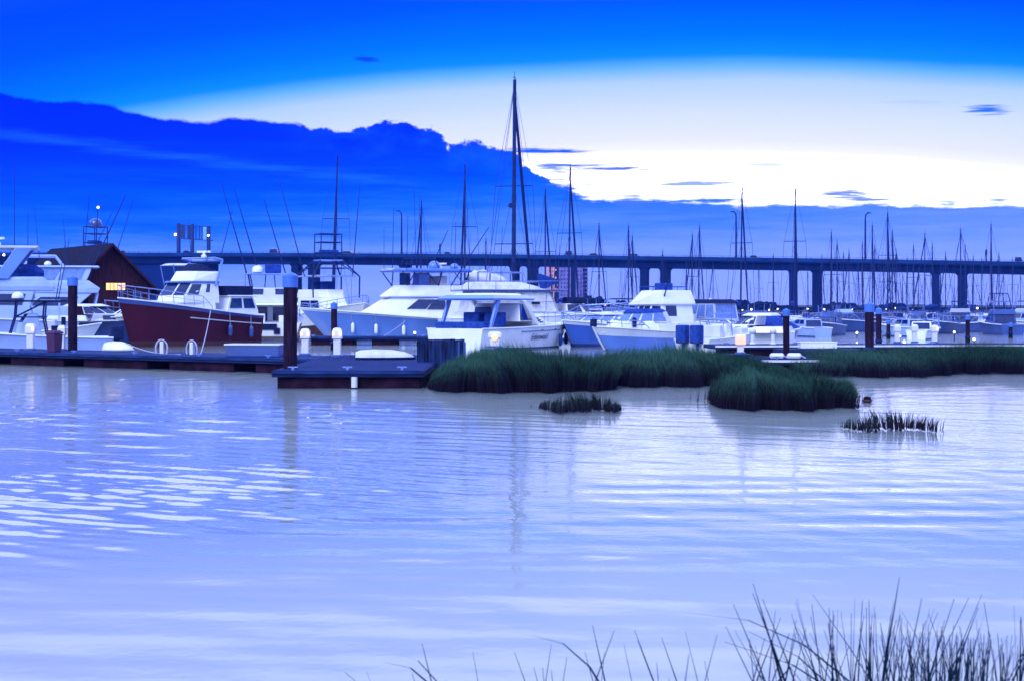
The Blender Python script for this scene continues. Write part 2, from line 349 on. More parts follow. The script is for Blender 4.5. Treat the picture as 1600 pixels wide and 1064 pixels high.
ZZ[:, (cx < -0.421) | (cx > 0.421)] *= 0.3
nr, nc = XX.shape
idx = np.arange(nr * nc).reshape(nr, nc)
quads = np.stack([idx[:-1, :-1], idx[:-1, 1:], idx[1:, 1:], idx[1:, :-1]], -1).reshape(-1, 4)
wat = np_mesh("water", np.stack([XX, YY, ZZ], -1).reshape(-1, 3), quads, wm, smooth=True)
tag(wat, kind="structure")
# ---------------------------------------------------------------- boat building (local x = bow, y = port, z up, waterline z = 0, origin amidships)
def hull_pt(h, t, v, side):
    """t 0 stern..1 bow, v 0 waterline..1 sheer; negative v goes below the water"""
    L, B, fb, fs, rake = h["L"], h["B"], h["fb"], h["fs"], h["rake"]
    tm = h.get("tm", 0.42); tr = h.get("tr", 0.86)
    bs = B / 2 * ((1 - (1 - tr) * ((tm - t) / tm) ** 2) if t < tm else (1 - ((t - tm) / (1 - tm)) ** h.get("p", 2.6)))
    bw = B / 2 * h.get("wl", 0.86) * ((1 - (1 - tr) * ((tm - t) / tm) ** 2) if t < tm else (1 - ((t - tm) / (1 - tm)) ** h.get("pw", 1.6)))
    zs = fs + (fb - fs) * t ** h.get("sh", 1.5)
    vv = max(v, 0.0)
    y = bw + (bs - bw) * vv ** h.get("fl", 1.3)
    if v < 0: y *= 1 + v * 0.9
    x = -L / 2 + L * t - rake * (1 - v * 0.98) * t ** 5 + h.get("tk", 0.0) * (vv) * (1 - t) ** 8
    return (x, side * max(y, 0.012), zs * v if v >= 0 else 0.55 * v)
def hull(h, name, mats, root, boot=0.13, sheer=0.9, deck=None):
    ts = [0, .06, .14, .24, .34, .45, .55, .64, .72, .79, .85, .9, .94, .97, .99, 1.0]
    vsq = [-1, -0.4, 0, boot, 0.3, 0.48, 0.64, 0.78, sheer, 1.0]
    mb = MB(); rings = []
    for t in ts:
        rings.append([hull_pt(h, t, v, -1) for v in reversed(vsq)] + [hull_pt(h, t, v, 1) for v in vsq])
    n = len(rings[0]); m = len(vsq)
    mb.v = [p for r in rings for p in r]
    for i in range(len(ts) - 1):
        for k in range(n - 1):
            j = k if k < m - 1 else (None if k == m - 1 else n - 2 - k)
            v0 = None if j is None else vsq[m - 1 - j - 1]
            mi = 1 if (v0 is None or v0 < boot - 1e-6) else (2 if v0 >= sheer - 1e-6 else 0)
            mb.f.append((i * n + k, i * n + k + 1, (i + 1) * n + k + 1, (i + 1) * n + k)); mb.mi.append(mi)
    mb.f.append(tuple(range(n))); mb.mi.append(0)
    o = mb.build(name, mats, root, smooth=True)
    dk = MB(); e = 0.05
    a = [hull_pt(h, t, 1, -1) for t in ts]; b = [hull_pt(h, t, 1, 1) for t in ts]
    for i in range(len(ts) - 1):
        q = [a[i], a[i + 1], b[i + 1], b[i]]
        dk.add([(x, y * 0.985, z - 0.035) for x, y, z in q], [(0, 1, 2, 3)])
    dk.build("deck", deck or M["gel2"], root)
    rr = MB()
    for s in (a, b): rr.path([(x, y * 1.01, z) for x, y, z in s], 0.035, 6)
    rr.build("rub_rail", h.get("railmat") or M["gel"], root)
    return o
def bow_rail(h, root, t0=0.5, hgt=0.6, n=6, mt=None):
    mb = MB()
    for s in (-1, 1):
        top = []
        for i in range(n + 1):
            t = t0 + (0.985 - t0) * i / n
            x, y, z = hull_pt(h, t, 1, s); y *= 0.9
            top.append((x + 0.08, y, z + hgt * min(1, 0.3 + i / 1.5))); mb.tube((x, y, z), top[-1], 0.018, n=5)
        mb.path(top, 0.022, 5); mb.path([(x, y, z - hgt * 0.45) for x, y, z in top[1:]], 0.014, 4)
    x, y, z = hull_pt(h, 0.985, 1, 1); mb.tube((x + .08, y * .9, z + hgt), (x + .08, -y * .9, z + hgt), 0.022, n=5)
    return mb.build("bow_rail", mt or M["steel"], root)
def lv_ring(l):
    z, xa, xf, wa, wf, nose = l
    return [(xa, -wa, z), (xf - nose, -wf, z), (xf, -wf * .55, z), (xf, wf * .55, z), (xf - nose, wf, z), (xa, wa, z)]
def house(name, levels, root, mt, wins=(), wm=None, woff=0.03, bevel=0.03):
    """a lofted deckhouse; wins = (panel, level, u0, u1, v0, v1[, shear]) with panel s (both sides), f (three front panes), a (aft)"""
    rs = [lv_ring(l) for l in levels]
    mb = MB().rings(rs)
    l = levels[-1]
    o = mb.build(name, mt, root, bevel=bevel)
    def panel(k, i, u, v):
        A, B = Vector(rs[i][k]), Vector(rs[i][(k + 1) % 6]); C, D = Vector(rs[i + 1][k]), Vector(rs[i + 1][(k + 1) % 6])
        return A.lerp(B, u).lerp(C.lerp(D, u), v)
    for w in wins:
        pn, i, u0, u1, v0, v1 = w[:6]; sh = w[6] if len(w) > 6 else 0.0
        for k in {"s": (0, 4), "f": (1, 2, 3), "a": (5,), "c": (2,), "r": (0,), "l": (4,)}[pn]:
            a, b, c, d = u0, u1, u0 + sh, u1 + sh * (1 if len(w) < 8 else w[7])
            if k == 4: a, b, c, d = 1 - u0, 1 - u1, 1 - c, 1 - d
            p = [panel(k, i, a, v0), panel(k, i, b, v0), panel(k, i, d, v1), panel(k, i, c, v1)]
            nn = (p[1] - p[0]).cross(p[2] - p[0]).normalized()
            cen = sum((Vector(q) for q in rs[i]), Vector()) / 6
            if nn.dot(p[0] - cen) < 0: nn = -nn
            q = [x - nn * .06 for x in p] + [x + nn * (.02 if pn != "s" else woff) for x in p]
            MB().add(q, [(0, 1, 2, 3), (4, 5, 6, 7), (0, 1, 5, 4), (1, 2, 6, 5), (2, 3, 7, 6), (3, 0, 4, 7)]).build("window", wm or M["glass"], o)
    return o
def antenna(root, p, h, lean=(0, 0), r=0.014, name="antenna"):
    return MB().tube(p, (p[0] + lean[0], p[1] + lean[1], p[2] + h), r * 1.5, r * 0.8, 5).build(name, M["wire"], root)
def radome(root, p, r=0.3, mt=None):
    mb = MB().lathe(p, [(r * .5, 0), (r * .95, .06), (r, r * .5), (r * .85, r * .95), (r * .45, r * 1.25), (r * .05, r * 1.33)], 14)
    return mb.build("radome", mt or M["gel"], root, smooth=True)
def open_array(root, p, w=1.2, rz=0.6):
    mb = MB().lathe(p, [(.16, 0), (.16, .16), (.07, .22), (.07, .3)], 10).box((p[0], p[1], p[2] + .35), (.12, w, .1), rz)
    return mb.build("radar_scanner", M["gel"], root)
def fenders(h, root, side, ts, m="gel", r_=.11):
    for t in ts:
        x, y, z = hull_pt(h, t, .62, side); x2, y2, z2 = hull_pt(h, t, 1, side); y += side * (r_ + .02)
        f = MB().lathe((x, y, z - .55), [(.03, -.06), (r_ * .8, .0), (r_, .08), (r_, .42), (r_ * .8, .5), (.03, .56)], 10).build("fender", M[m], root, smooth=True)
        MB().tube((x, y, z), (x2, y2, z2 + .02), .015, n=4).build("fender_line", M["rope"], f)
def boat_root(label, px, D, th, cat="motor boat", name="motor_boat", group=None):
    return thing(name, label, cat, (X_(px, D), D, 0), R(th), group)
G1 = "motor boats moored in the marina"; G2 = "sailing boats moored in the marina"
# --- A: big white flybridge yacht, far left
def flybridge_yacht():
    r = boat_root("big white flybridge yacht with raked arch and dark green cabin glass beside the left dock", -106, 71, 196, group=G1)
    h = dict(L=13.2, B=4.2, fb=2.1, fs=1.35, rake=1.3)
    hull(h, "hull", [M["gelshade"], M["boot"], M["gelshade"]], r); bow_rail(h, r)
    house("cabin", [(1.3, -4.6, 3.6, 1.75, 1.2, 1.2), (2.0, -4.4, 3.0, 1.72, 1.15, 1.1), (2.75, -4.6, 1.9, 1.68, 1.1, .9)], r, M["gelshade"],
          [("s", 1, .06, .36, .12, .8), ("s", 1, .40, .58, .12, .8), ("s", 1, .62, .9, .12, .7), ("f", 1, .08, .92, .12, .85)])
    house("flybridge_coaming", [(2.75, -5.4, 2.1, 1.8, 1.1, .9), (2.95, -5.5, 2.2, 1.85, 1.15, .9), (3.4, -5.0, 1.4, 1.75, 1.1, .8)], r, M["gelshade"])
    for s in (-1, 1):
        MB().prism([(-3.45, 3.3), (-2.8, 3.3), (-3.75, 4.72), (-4.5, 4.72)], s * 1.55, s * 1.72).build("arch_leg", M["gelblue"], r, bevel=.02)
    house("hardtop", [(4.72, -4.7, 1.2, 1.75, 1.5, .5), (4.84, -4.8, 1.3, 1.75, 1.5, .5)], r, M["gel2"])
    mb = MB()
    for s in (-1, 1):
        mb.tube((.6, s * 1.3, 3.3), (.2, s * 1.4, 4.72), .04); mb.tube((1.0, s * 1.1, 3.3), (-.6, s * 1.4, 4.72), .03); mb.tube((-1.6, s * 1.5, 3.4), (-.4, s * 1.45, 4.72), .03)
        mb.build("hardtop_support", M["steel"], r); mb = MB()
    open_array(r, (-2.9, .3, 4.86), 1.5, .4); open_array(r, (-1.2, -.4, 4.86), 1.0, .9)
    for x, y in ((-2.7, 1.5), (-3.6, -1.5)): antenna(r, (x, y, 4.84), 4.2, (.0, .0), .016, "outrigger")
    antenna(r, (-4.3, 1.2, 4.84), 1.6)
    sc = MB().rings([[(x, yy * w, 3.42 + zz * w) for yy, zz in ((-.8, 0), (-.9, .3), (-.4, .6), (.4, .6), (.9, .3), (.8, 0))] for x, w in ((-5.0, .5), (-4.6, 1), (-3.4, 1.0), (-3.0, .5))])
    sc.build("covered_tender", M["canvas"], r, smooth=True)
    MB().box((-5.3, 0, 2.3), (.9, 3.4, .08)).box((-5.7, 0, 1.75), (.06, 3.3, .9)).build("cockpit_overhang", M["gelshade"], r)
    return r
flybridge_yacht()
# --- B: enclosed-bridge convertible
def enclosed_convertible():
    r = boat_root("white convertible yacht with enclosed upper bridge behind the nearest capped pile on the left", -4, 82, 197, group=G1)
    h = dict(L=12.4, B=4.0, fb=2.3, fs=1.35, rake=1.5, railmat=M["gelblue"])
    hull(h, "hull", [M["gelblue"], M["boot"], M["gelshade"]], r, sheer=.78); bow_rail(h, r)
    house("cabin", [(1.5, -3.9, 3.6, 1.7, 1.1, 1.2), (1.95, -4.0, 3.0, 1.68, 1.08, 1.1), (2.75, -4.9, 1.8, 1.62, 1.05, .9)], r, M["gelshade"],
          [("s", 1, .10, .42, .15, .72, -.02, .3), ("s", 1, .46, .74, .15, .72), ("f", 1, .1, .9, .15, .85)])
    house("bridge_coaming", [(2.75, -5.2, 1.5, 1.75, 1.05, .8), (3.0, -5.3, 1.6, 1.8, 1.1, .8), (3.42, -4.7, 1.0, 1.7, 1.05, .7)], r, M["gelshade"])
    house("bridge_enclosure", [(3.42, -4.6, .8, 1.6, 1.0, .7), (4.12, -4.9, .1, 1.5, .95, .6)], r, M["gelshade"],
          [("s", 0, .07, .32, .08, .9), ("s", 0, .36, .62, .08, .9), ("s", 0, .66, .92, .08, .9), ("f", 0, .08, .92, .08, .9), ("a", 0, .08, .92, .08, .9)], M["clear"])
    house("bridge_roof", [(4.12, -5.3, .5, 1.7, 1.1, .6), (4.22, -5.2, .4, 1.65, 1.05, .6)], r, M["gelshade"])
    radome(r, (-1.2, .5, 4.24), .34); radome(r, (-2.6, -.4, 4.24), .2)
    mb = MB()
    for s in (-1, 1): mb.path([(-3.4, s * 1.2, 4.22), (-3.0, s * 1.0, 4.75), (-1.6, s * 1.0, 4.75)], .06)
    mb.tube((-3, -1, 4.75), (-3, 1, 4.75), .05).build("antenna_arch", M["gelshade"], r)
    antenna(r, (-4.6, -1.4, 4.2), 3.4, (-1.6, -.5), .02, "outrigger"); antenna(r, (-4.6, 1.4, 3.4), 4.6, (-2.0, .9), .03, "outrigger")
    antenna(r, (-2.2, 1.2, 4.2), 3.2, (.3, 0), .014); antenna(r, (-3.6, .3, 4.2), 2.6, (.2, 0), .014)
    MB().box((-5.3, 0, 2.0), (.12, 3.4, .12)).tube((-4.9, 1.5, 1.3), (-5.2, 1.55, 2.75), .05).tube((-4.9, -1.5, 1.3), (-5.2, -1.55, 2.75), .05).build("cockpit_post", M["gelshade"], r)
    return r
enclosed_convertible()
# --- centre console with T-top
def center_console(label, px, D, th, L=6.8, hm=None, top=True):
    r = boat_root(label, px, D, th, "open boat", "centre_console_boat", G1)
    h = dict(L=L, B=L * .36, fb=1.15, fs=.78, rake=.7)
    hull(h, "hull", [hm or M["gelshade"], M["boot"], M["gelshade"]], r)
    house("console", [(.7, -.75, .35, .5, .45, .2), (1.35, -.6, .2, .48, .42, .15), (1.75, -.55, -.1, .42, .36, .1)], r, M["gelshade"], [("f", 1, .1, .9, .1, .9)])
    MB().box((-1.35, 0, 1.0), (.5, 1.0, .5)).box((-1.55, 0, 1.4), (.12, 1.0, .4)).build("leaning_seat", M["canvasd"], r, bevel=.03)
    if top:
        for s in (-1, 1):
            mb = MB(); mb.path([(.55, s * .75, .75), (.3, s * .8, 1.6), (.25, s * .8, 2.2)], .035); mb.path([(-.95, s * .75, .75), (-.8, s * .8, 1.6), (-.85, s * .8, 2.2)], .035)
            mb.tube((.3, s * .8, 1.6), (-.8, s * .8, 1.6), .025); mb.tube((.3, s * .8, 1.6), (-.85, s * .8, 2.2), .02)
            mb.build("tower_frame", M["alu"], r)
        house("t_top", [(2.2, -1.7, 1.0, .95, .8, .25), (2.27, -1.75, 1.05, .97, .82, .25)], r, M["canvasd"])
        radome(r, (.2, 0, 2.28), .24); antenna(r, (-1.3, .8, 2.28), 2.4, (-.4, .3)); antenna(r, (-1.3, -.8, 2.28), 2.4, (-.4, -.3))
    out = MB().box((-L / 2 - .25, 0, .95), (.5, .42, .55)).box((-L / 2 - .2, 0, .4), (.22, .14, .8)); out.build("outboard_motor", M["canvasd"], r, bevel=.06)
    return r
center_console("open white boat under a dark T-top beside the lamp pedestal at the left dock", 36, 60.5, 200)
def skiff(label, px, D, th, L=4.6, hm=None, fb=1.05, console=True):
    r = boat_root(label, px, D, th, "skiff", "open_skiff", G1)
    h = dict(L=L, B=L * .38, fb=fb, fs=fb * .62, rake=.8, fl=1.7)
    hull(h, "hull", [hm or M["gel"], M["boot"], M["gel"]], r, deck=M["gelgrey"])
    MB().box((-.6, 0, fb * .62), (.35, L * .33, .14)).build("thwart", M["teak"], r, bevel=.02)
    if console: MB().box((.25, 0, fb * .9), (.5, .6, .55), tilt=-.1).build("console", M["gel2"], r, bevel=.05)
    MB().box((-L / 2 - .18, 0, fb * .8), (.36, .32, .42)).box((-L / 2 - .15, 0, .25), (.16, .1, .7)).build("outboard_motor", M["black"], r, bevel=.05)
    return r
skiff("white skiff with flared bow poking out behind the left capped pile", 70, 65.6, 8, 4.8, fb=1.3)
def runabout(label, px, D, th, L, hm, fb, fs, cm=None, canvas=None, name="cabin_cruiser", cat="cabin boat", ch=1.1, bottomm=None):
    r = boat_root(label, px, D, th, cat, name, G1)
    h = dict(L=L, B=L * .35, fb=fb, fs=fs, rake=.16 * L, fl=1.5)
    hull(h, "hull", [hm, bottomm or M["boot"], M["gel"]], r, sheer=.86); bow_rail(h, r, .55, .45, 5)
    a = fs - .04
    house("cuddy", [(a, -.10 * L, .34 * L, .30 * L / 2 * 1.9, .12 * L, .16 * L), (a + .38, -.08 * L, .24 * L, .27 * L / 2 * 1.9, .10 * L, .14 * L)], r, cm or M["gel"], [("s", 0, .35, .75, .25, .75)])
    house("windscreen", [(a + .36, -.16 * L, .10 * L, .25 * L, .16 * L, .08 * L), (a + ch * .86, -.18 * L, -.02 * L, .22 * L, .14 * L, .07 * L)], r, M["gel"],
          [("s", 0, .06, .46, .1, .9), ("s", 0, .52, .94, .1, .9), ("f", 0, .08, .92, .1, .9)], M["clear"] if canvas else M["glass"], bevel=.01)
    house("canopy", [(a + ch * .86, -.34 * L, .02 * L, .24 * L, .16 * L, .08 * L), (a + ch, -.3 * L, -.05 * L, .2 * L, .12 * L, .08 * L)], r, canvas or M["gel"])
    house("cockpit_coaming", [(a, -.47 * L, -.12 * L, .31 * L / 2 * 1.8, .31 * L / 2 * 1.9, .05), (a + .3, -.45 * L, -.14 * L, .28 * L / 2 * 1.8, .28 * L / 2 * 1.9, .05)], r, cm or M["gel"])
    return r
runabout("navy blue cabin boat with a white rail between the white convertible and the maroon trawler", 168, 80, 8, 6.2, M["gelnavy"], 1.7, 1.3, ch=.9)
# --- maroon trawler
def trawler():
    r = boat_root("maroon hulled trawler yacht with white wheelhouse and aft cabin behind the hose coils", 287, 79, 234, "trawler yacht", "trawler_yacht", G1)
    r.scale = (.88, .9, 1.0)
    h = dict(L=9.8, B=3.6, fb=2.45, fs=1.55, rake=.95, tr=.93, fl=1.2, sh=1.25)
    hull(h, "hull", [M["maroon"], M["bottom"], M["gelnavy"]], r, sheer=.9); bow_rail(h, r, .42, .65, 8); fenders(h, r, 1, (.30, .12), "gelnavy", .13)
    for s in (-1, 1): MB().path([tuple(Vector(hull_pt(h, t, .72, s)) * 1.0 + Vector((0, s * .03, 0))) for t in (.02, .1, .2, .3, .4, .5, .6)], .03).build("rubbing_strake", M["gel2"], r)
    house("trunk_cabin", [(1.75, -1.2, 2.9, 1.45, .75, 1.0), (2.32, -1.2, 2.55, 1.38, .7, .9)], r, M["gel"])
    house("wheelhouse", [(2.2, -1.5, 1.55, 1.42, 1.05, .55), (2.55, -1.5, 1.42, 1.4, 1.02, .55), (3.25, -1.45, .75, 1.34, .95, .5)], r, M["gel"],
          [("f", 1, .06, .94, .06, .94), ("s", 1, .62, .95, .1, .88), ("s", 1, .30, .42, .3, .9)])
    house("wheelhouse_brow", [(3.25, -1.5, 1.0, 1.46, 1.02, .55), (3.33, -1.5, .9, 1.42, 1.0, .55)], r, M["gelroyal"])
    house("flybridge", [(3.33, -1.6, .6, 1.35, .9, .5), (3.85, -1.5, .15, 1.3, .85, .45)], r, M["gel"])
    house("flybridge_cover", [(3.85, -1.35, .1, 1.25, .82, .45), (4.12, -1.0, -.3, .95, .6, .35), (4.25, -.85, -.5, .6, .35, .2)], r, M["canvasd"])
    mb = MB()
    for s in (-1, 1): mb.path([(-1.2, s * 1.42, 3.1), (-1.75, s * 1.38, 4.45), (-1.1, s * 1.3, 4.55)], .075)
    mb.tube((-1.75, -1.38, 4.45), (-1.75, 1.38, 4.45), .075).tube((-1.1, -1.3, 4.55), (-1.1, 1.3, 4.55), .05).build("radar_arch", M["gelblue"], r)
    open_array(r, (-1.5, .1, 4.55), .9, .3); antenna(r, (-1.75, 1.2, 4.5), 2.6, (-.7, .3), .02)
    house("aft_cabin", [(1.5, -4.7, -1.9, 1.45, 1.5, .1), (1.85, -4.65, -1.95, 1.43, 1.48, .1), (2.55, -4.3, -2.25, 1.36, 1.42, .1)], r, M["gel"],
          [("s", 1, .08, .45, .12, .86), ("s", 1, .53, .93, .12, .86), ("a", 1, .15, .45, .12, .86), ("a", 1, .55, .85, .12, .86)])
    MB().box((-3.2, 0, 2.86), (2.2, 2.75, .5)).build("canvas_dodger", M["canvasd"], r, bevel=.06)
    house("aft_deck_roof", [(2.55, -4.55, -2.1, 1.5, 1.52, .1), (2.62, -4.5, -2.15, 1.48, 1.5, .1)], r, M["gel"])
    return r
tr_ = trawler()
for x, y, hh, lx in ((-1.6, -1.1, 2.2, .2), (-.9, 1.0, 1.6, 0)): antenna(tr_, (x, y, 4.4), hh, (lx, 0), .014)
# --- express with white bimini behind the trawler bow
def bimini_cruiser():
    r = boat_root("small cruiser with a white bimini frame showing above the trawler's bow rail", 263, 92, 215, group=G1)
    h = dict(L=8.0, B=2.9, fb=1.6, fs=1.2, rake=1.1)
    hull(h, "hull", [M["gel"], M["boot"], M["gelblue"]], r); bow_rail(h, r, .4, .8, 7)
    house("cabin", [(1.2, -2.6, 1.6, 1.2, .8, .8), (2.4, -2.4, .6, 1.15, .7, .6)], r, M["gel"], [("s", 0, .1, .5, .4, .85), ("s", 0, .55, .9, .4, .85), ("f", 0, .1, .9, .4, .85)])
    house("flybridge", [(2.4, -2.3, .3, 1.1, .7, .5), (3.05, -2.2, -.1, 1.0, .65, .4)], r, M["gelblue"])
    MB().box((-1.0, 0, 3.35), (.2, 1.5, .5)).build("helm_seat", M["canvas"], r, bevel=.04); MB().box((-1.6, 0, 3.2), (.5, .5, .5)).build("helm_seat", M["canvas"], r, bevel=.04)
    mb = MB()
    for s in (-1, 1): mb.path([(-.2, s * .95, 3.0), (.1, s * 1.0, 4.55)], .03); mb.path([(-1.9, s * .95, 3.0), (-1.7, s * 1.0, 4.5)], .03); mb.tube((-.2, s * .95, 3.0), (-1.7, s * 1.0, 4.5), .02)
    mb.build("bimini_frame", M["steel"], r)
    house("bimini_top", [(4.5, -1.8, .25, 1.05, .95, .1), (4.62, -1.5, .0, .8, .75, .1)], r, M["canvasw"])
    return r
bimini_cruiser()
# --- white cruiser seen from its stern behind the big pile
def stern_cruiser():
    r = boat_root("white motor cruiser seen stern on with radome on its hardtop right of the trawler", 424, 93, 97, group=G1)
    h = dict(L=10.5, B=3.9, fb=1.9, fs=1.08, rake=1.2, tr=.94)
    hull(h, "hull", [M["gel"], M["boot"], M["gel2"]], r, boot=.2); bow_rail(h, r)
    MB().box((-5.35, 0, .28), (.7, 3.3, .08)).build("swim_platform", M["teak"], r)
    MB().box((-5.28, .1, .86), (.08, 1.2, .34)).box((-5.3, -.5, .62), (.06, .35, .35)).build("transom_sign", M["canvasd"], r)
    house("cabin", [(1.0, -2.0, 3.2, 1.65, 1.0, 1.0), (2.1, -2.0, 2.2, 1.6, .95, .9)], r, M["gel"], [("a", 0, .08, .45, .1, .9), ("a", 0, .55, .92, .1, .9), ("s", 0, .1, .8, .5, .9)])
    house("cabin_top", [(2.1, -3.9, 2.4, 1.75, 1.0, .9), (2.22, -3.8, 2.3, 1.7, 1.0, .9)], r, M["gel"])
    house("flybridge", [(2.22, -2.6, 1.6, 1.45, .9, .7), (3.15, -2.3, 1.0, 1.25, .8, .6)], r, M["gel2"], [("a", 0, .1, .35, .55, .92), ("a", 0, .62, .9, .55, .92)])
    for s in (-1, 1):
        mb = MB().tube((.6, s * 1.15, 3.1), (.6, s * 1.3, 3.92), .04).build("hardtop_post", M["alu"], r)
        mb = MB().tube((-2.1, s * 1.15, 3.1), (-2.1, s * 1.3, 3.92), .04)
        MB().tube((-3.7, s * 1.6, 1.0), (-3.7, s * 1.6, 2.1), .05).build("deck_post", M["alu"], r); mb.tube((-2.1, s * 1.15, 3.1), (-1.3, s * 1.3, 3.92), .025).build("hardtop_frame", M["alu"], r)
        MB().tube((-2.3, s * .4, 2.2), (-2.1, s * .25, 3.9), .03).build("boarding_ladder", M["alu"], r)
    house("hardtop", [(3.92, -2.6, 1.0, 1.55, 1.3, .3), (4.0, -2.6, 1.0, 1.5, 1.3, .3)], r, M["gelblue"])
    radome(r, (-1.6, .75, 4.02), .36); MB().box((-1.4, -.15, 4.3), (.8, .95, .55)).build("life_raft_box", M["canvas"], r, bevel=.08)
    MB().box((-1.4, -.3, 4.66), (.1, 1.9, .06)).tube((-1.4, -.3, 4.5), (-1.4, -.3, 4.66), .05).build("radar_scanner", M["alu"], r)
    antenna(r, (-1.8, 1.4, 4.0), 5.4, (0.2, 1.5), .03, "outrigger"); antenna(r, (-1.2, .7, 4.0), 5.2, (.2, 1.5), .03, "outrigger"); antenna(r, (-1.5, -.9, 4.0), 4.5, (.2, 1.3), .028, "outrigger")
    MB().box((-3.2, .7, 1.3), (.7, .9, .6)).build("cockpit_locker", M["gel"], r, bevel=.04); MB().box((-3.2, -.9, 1.25), (.5, .7, .5)).build("cockpit_locker", M["gel"], r, bevel=.04)
    return r
stern_cruiser()
# --- tuna-tower boats
def tower_boat(label, px, D, th, zt, hm, bottomm, curtains=False, hulk=True):
    r = boat_root(label, px, D, th, "fishing boat", "sportfishing_boat", G1)
    h = dict(L=12.0, B=4.0, fb=2.25, fs=1.2, rake=1.8, fl=1.9)
    hull(h, "hull", [hm, bottomm, M["gel"]], r, boot=.34); bow_rail(h, r, .5, .5)
    house("cabin", [(1.4, -2.4, 2.6, 1.6, .9, 1.2), (2.6, -2.2, 1.2, 1.5, .85, .9)], r, M["gel"], [("s", 0, .15, .5, .45, .85), ("s", 0, .55, .85, .45, .85)])
    house("flybridge", [(2.6, -2.5, 1.0, 1.55, .9, .8), (3.15, -2.3, .6, 1.45, .9, .7)], r, M["gel"])
    MB().box((-.6, 0, 3.4), (.6, .9, .6)).build("helm_seat", M["canvas"], r, bevel=.05); MB().box((-1.5, .5, 3.35), (.5, .5, .6)).build("helm_seat", M["canvas"], r, bevel=.05); MB().box((-1.5, -.5, 3.35), (.5, .5, .6)).build("helm_seat", M["canvas"], r, bevel=.05)
    house("hardtop", [(4.0, -2.5, 1.4, 1.75, 1.4, .4), (4.08, -2.5, 1.4, 1.7, 1.4, .4)], r, M["gelblue"])
    if curtains:
        house("side_curtain", [(3.15, -2.2, .9, 1.5, .95, .6), (3.98, -2.2, 1.1, 1.45, 1.15, .4)], r, M["clear"])
    mb = MB(); z2 = zt - 1.75; z3 = zt - .55
    legs = [(x, s) for s in (-1, 1) for x in (-2.3, 1.0)]
    for x, s in legs:
        xt = -1.1 if x < 0 else .1
        mb.tube((x, s * 1.62, 1.6 if x < 0 else 2.6), (x, s * 1.65, 4.05), .055); mb.tube((x, s * 1.6, 4.05), (xt, s * .75, z2), .055)
        mb.tube((xt, s * .75, z2), (xt, s * .72, zt), .04)
        mb.tube((x, s * 1.6, 4.05), (-xt - 1.0, s * .75, z2), .025)
        zm = (4.05 + z2) / 2; mb.tube((-1.7, s * 1.18, zm), (.55, s * 1.18, zm), .025)
    for z in (z2 + .5, z3, zt):
        mb.path([(-1.1, -.74, z), (.1, -.74, z), (.1, .74, z), (-1.1, .74, z), (-1.1, -.74, z)], .035)
    mb.tube((-1.7, -1.18, zm), (-1.7, 1.18, zm), .025).tube((.55, -1.18, zm), (.55, 1.18, zm), .025)
    mb.build("tuna_tower", M["steel"] if False else M["alu"], r)
    MB().box((-.5, 0, z2), (1.35, 1.6, .08)).build("tower_platform", M["gelblue"], r)
    MB().box((-.4, 0, z2 + .55), (.5, 1.25, .28)).build("tower_buster_seat", M["canvas"], r, bevel=.04)
    for s in (-1, 1): antenna(r, (-.4, s * 1.7, 4.0), 6.5, (-1.6, s * 1.2), .028, "outrigger")
    return r
tb = tower_boat("sportfishing boat with a tall railed tuna tower and brown bottom behind the big pile", 517, 101, -62, 6.85, M["gel"], M["bottom"])
tb2 = tower_boat("distant sportfishing boat whose tower with radome rises above the cedar house roof", 141, 120, 160, 8.3, M["gel"], M["boot"], curtains=False)
radome(tb2, (-.5, 0, 8.32), .5, M["gelnavy"])
mb = MB().path([(-1.1, .7, 8.2), (-1.2, .72, 9.2), (-1.5, 1.1, 9.75)], .03); mb.build("light_arm", M["alu"], tb2)
MB().ball((-1.55, 1.15, 9.75), .09).build("mast_light", M["lampwhite"], tb2)
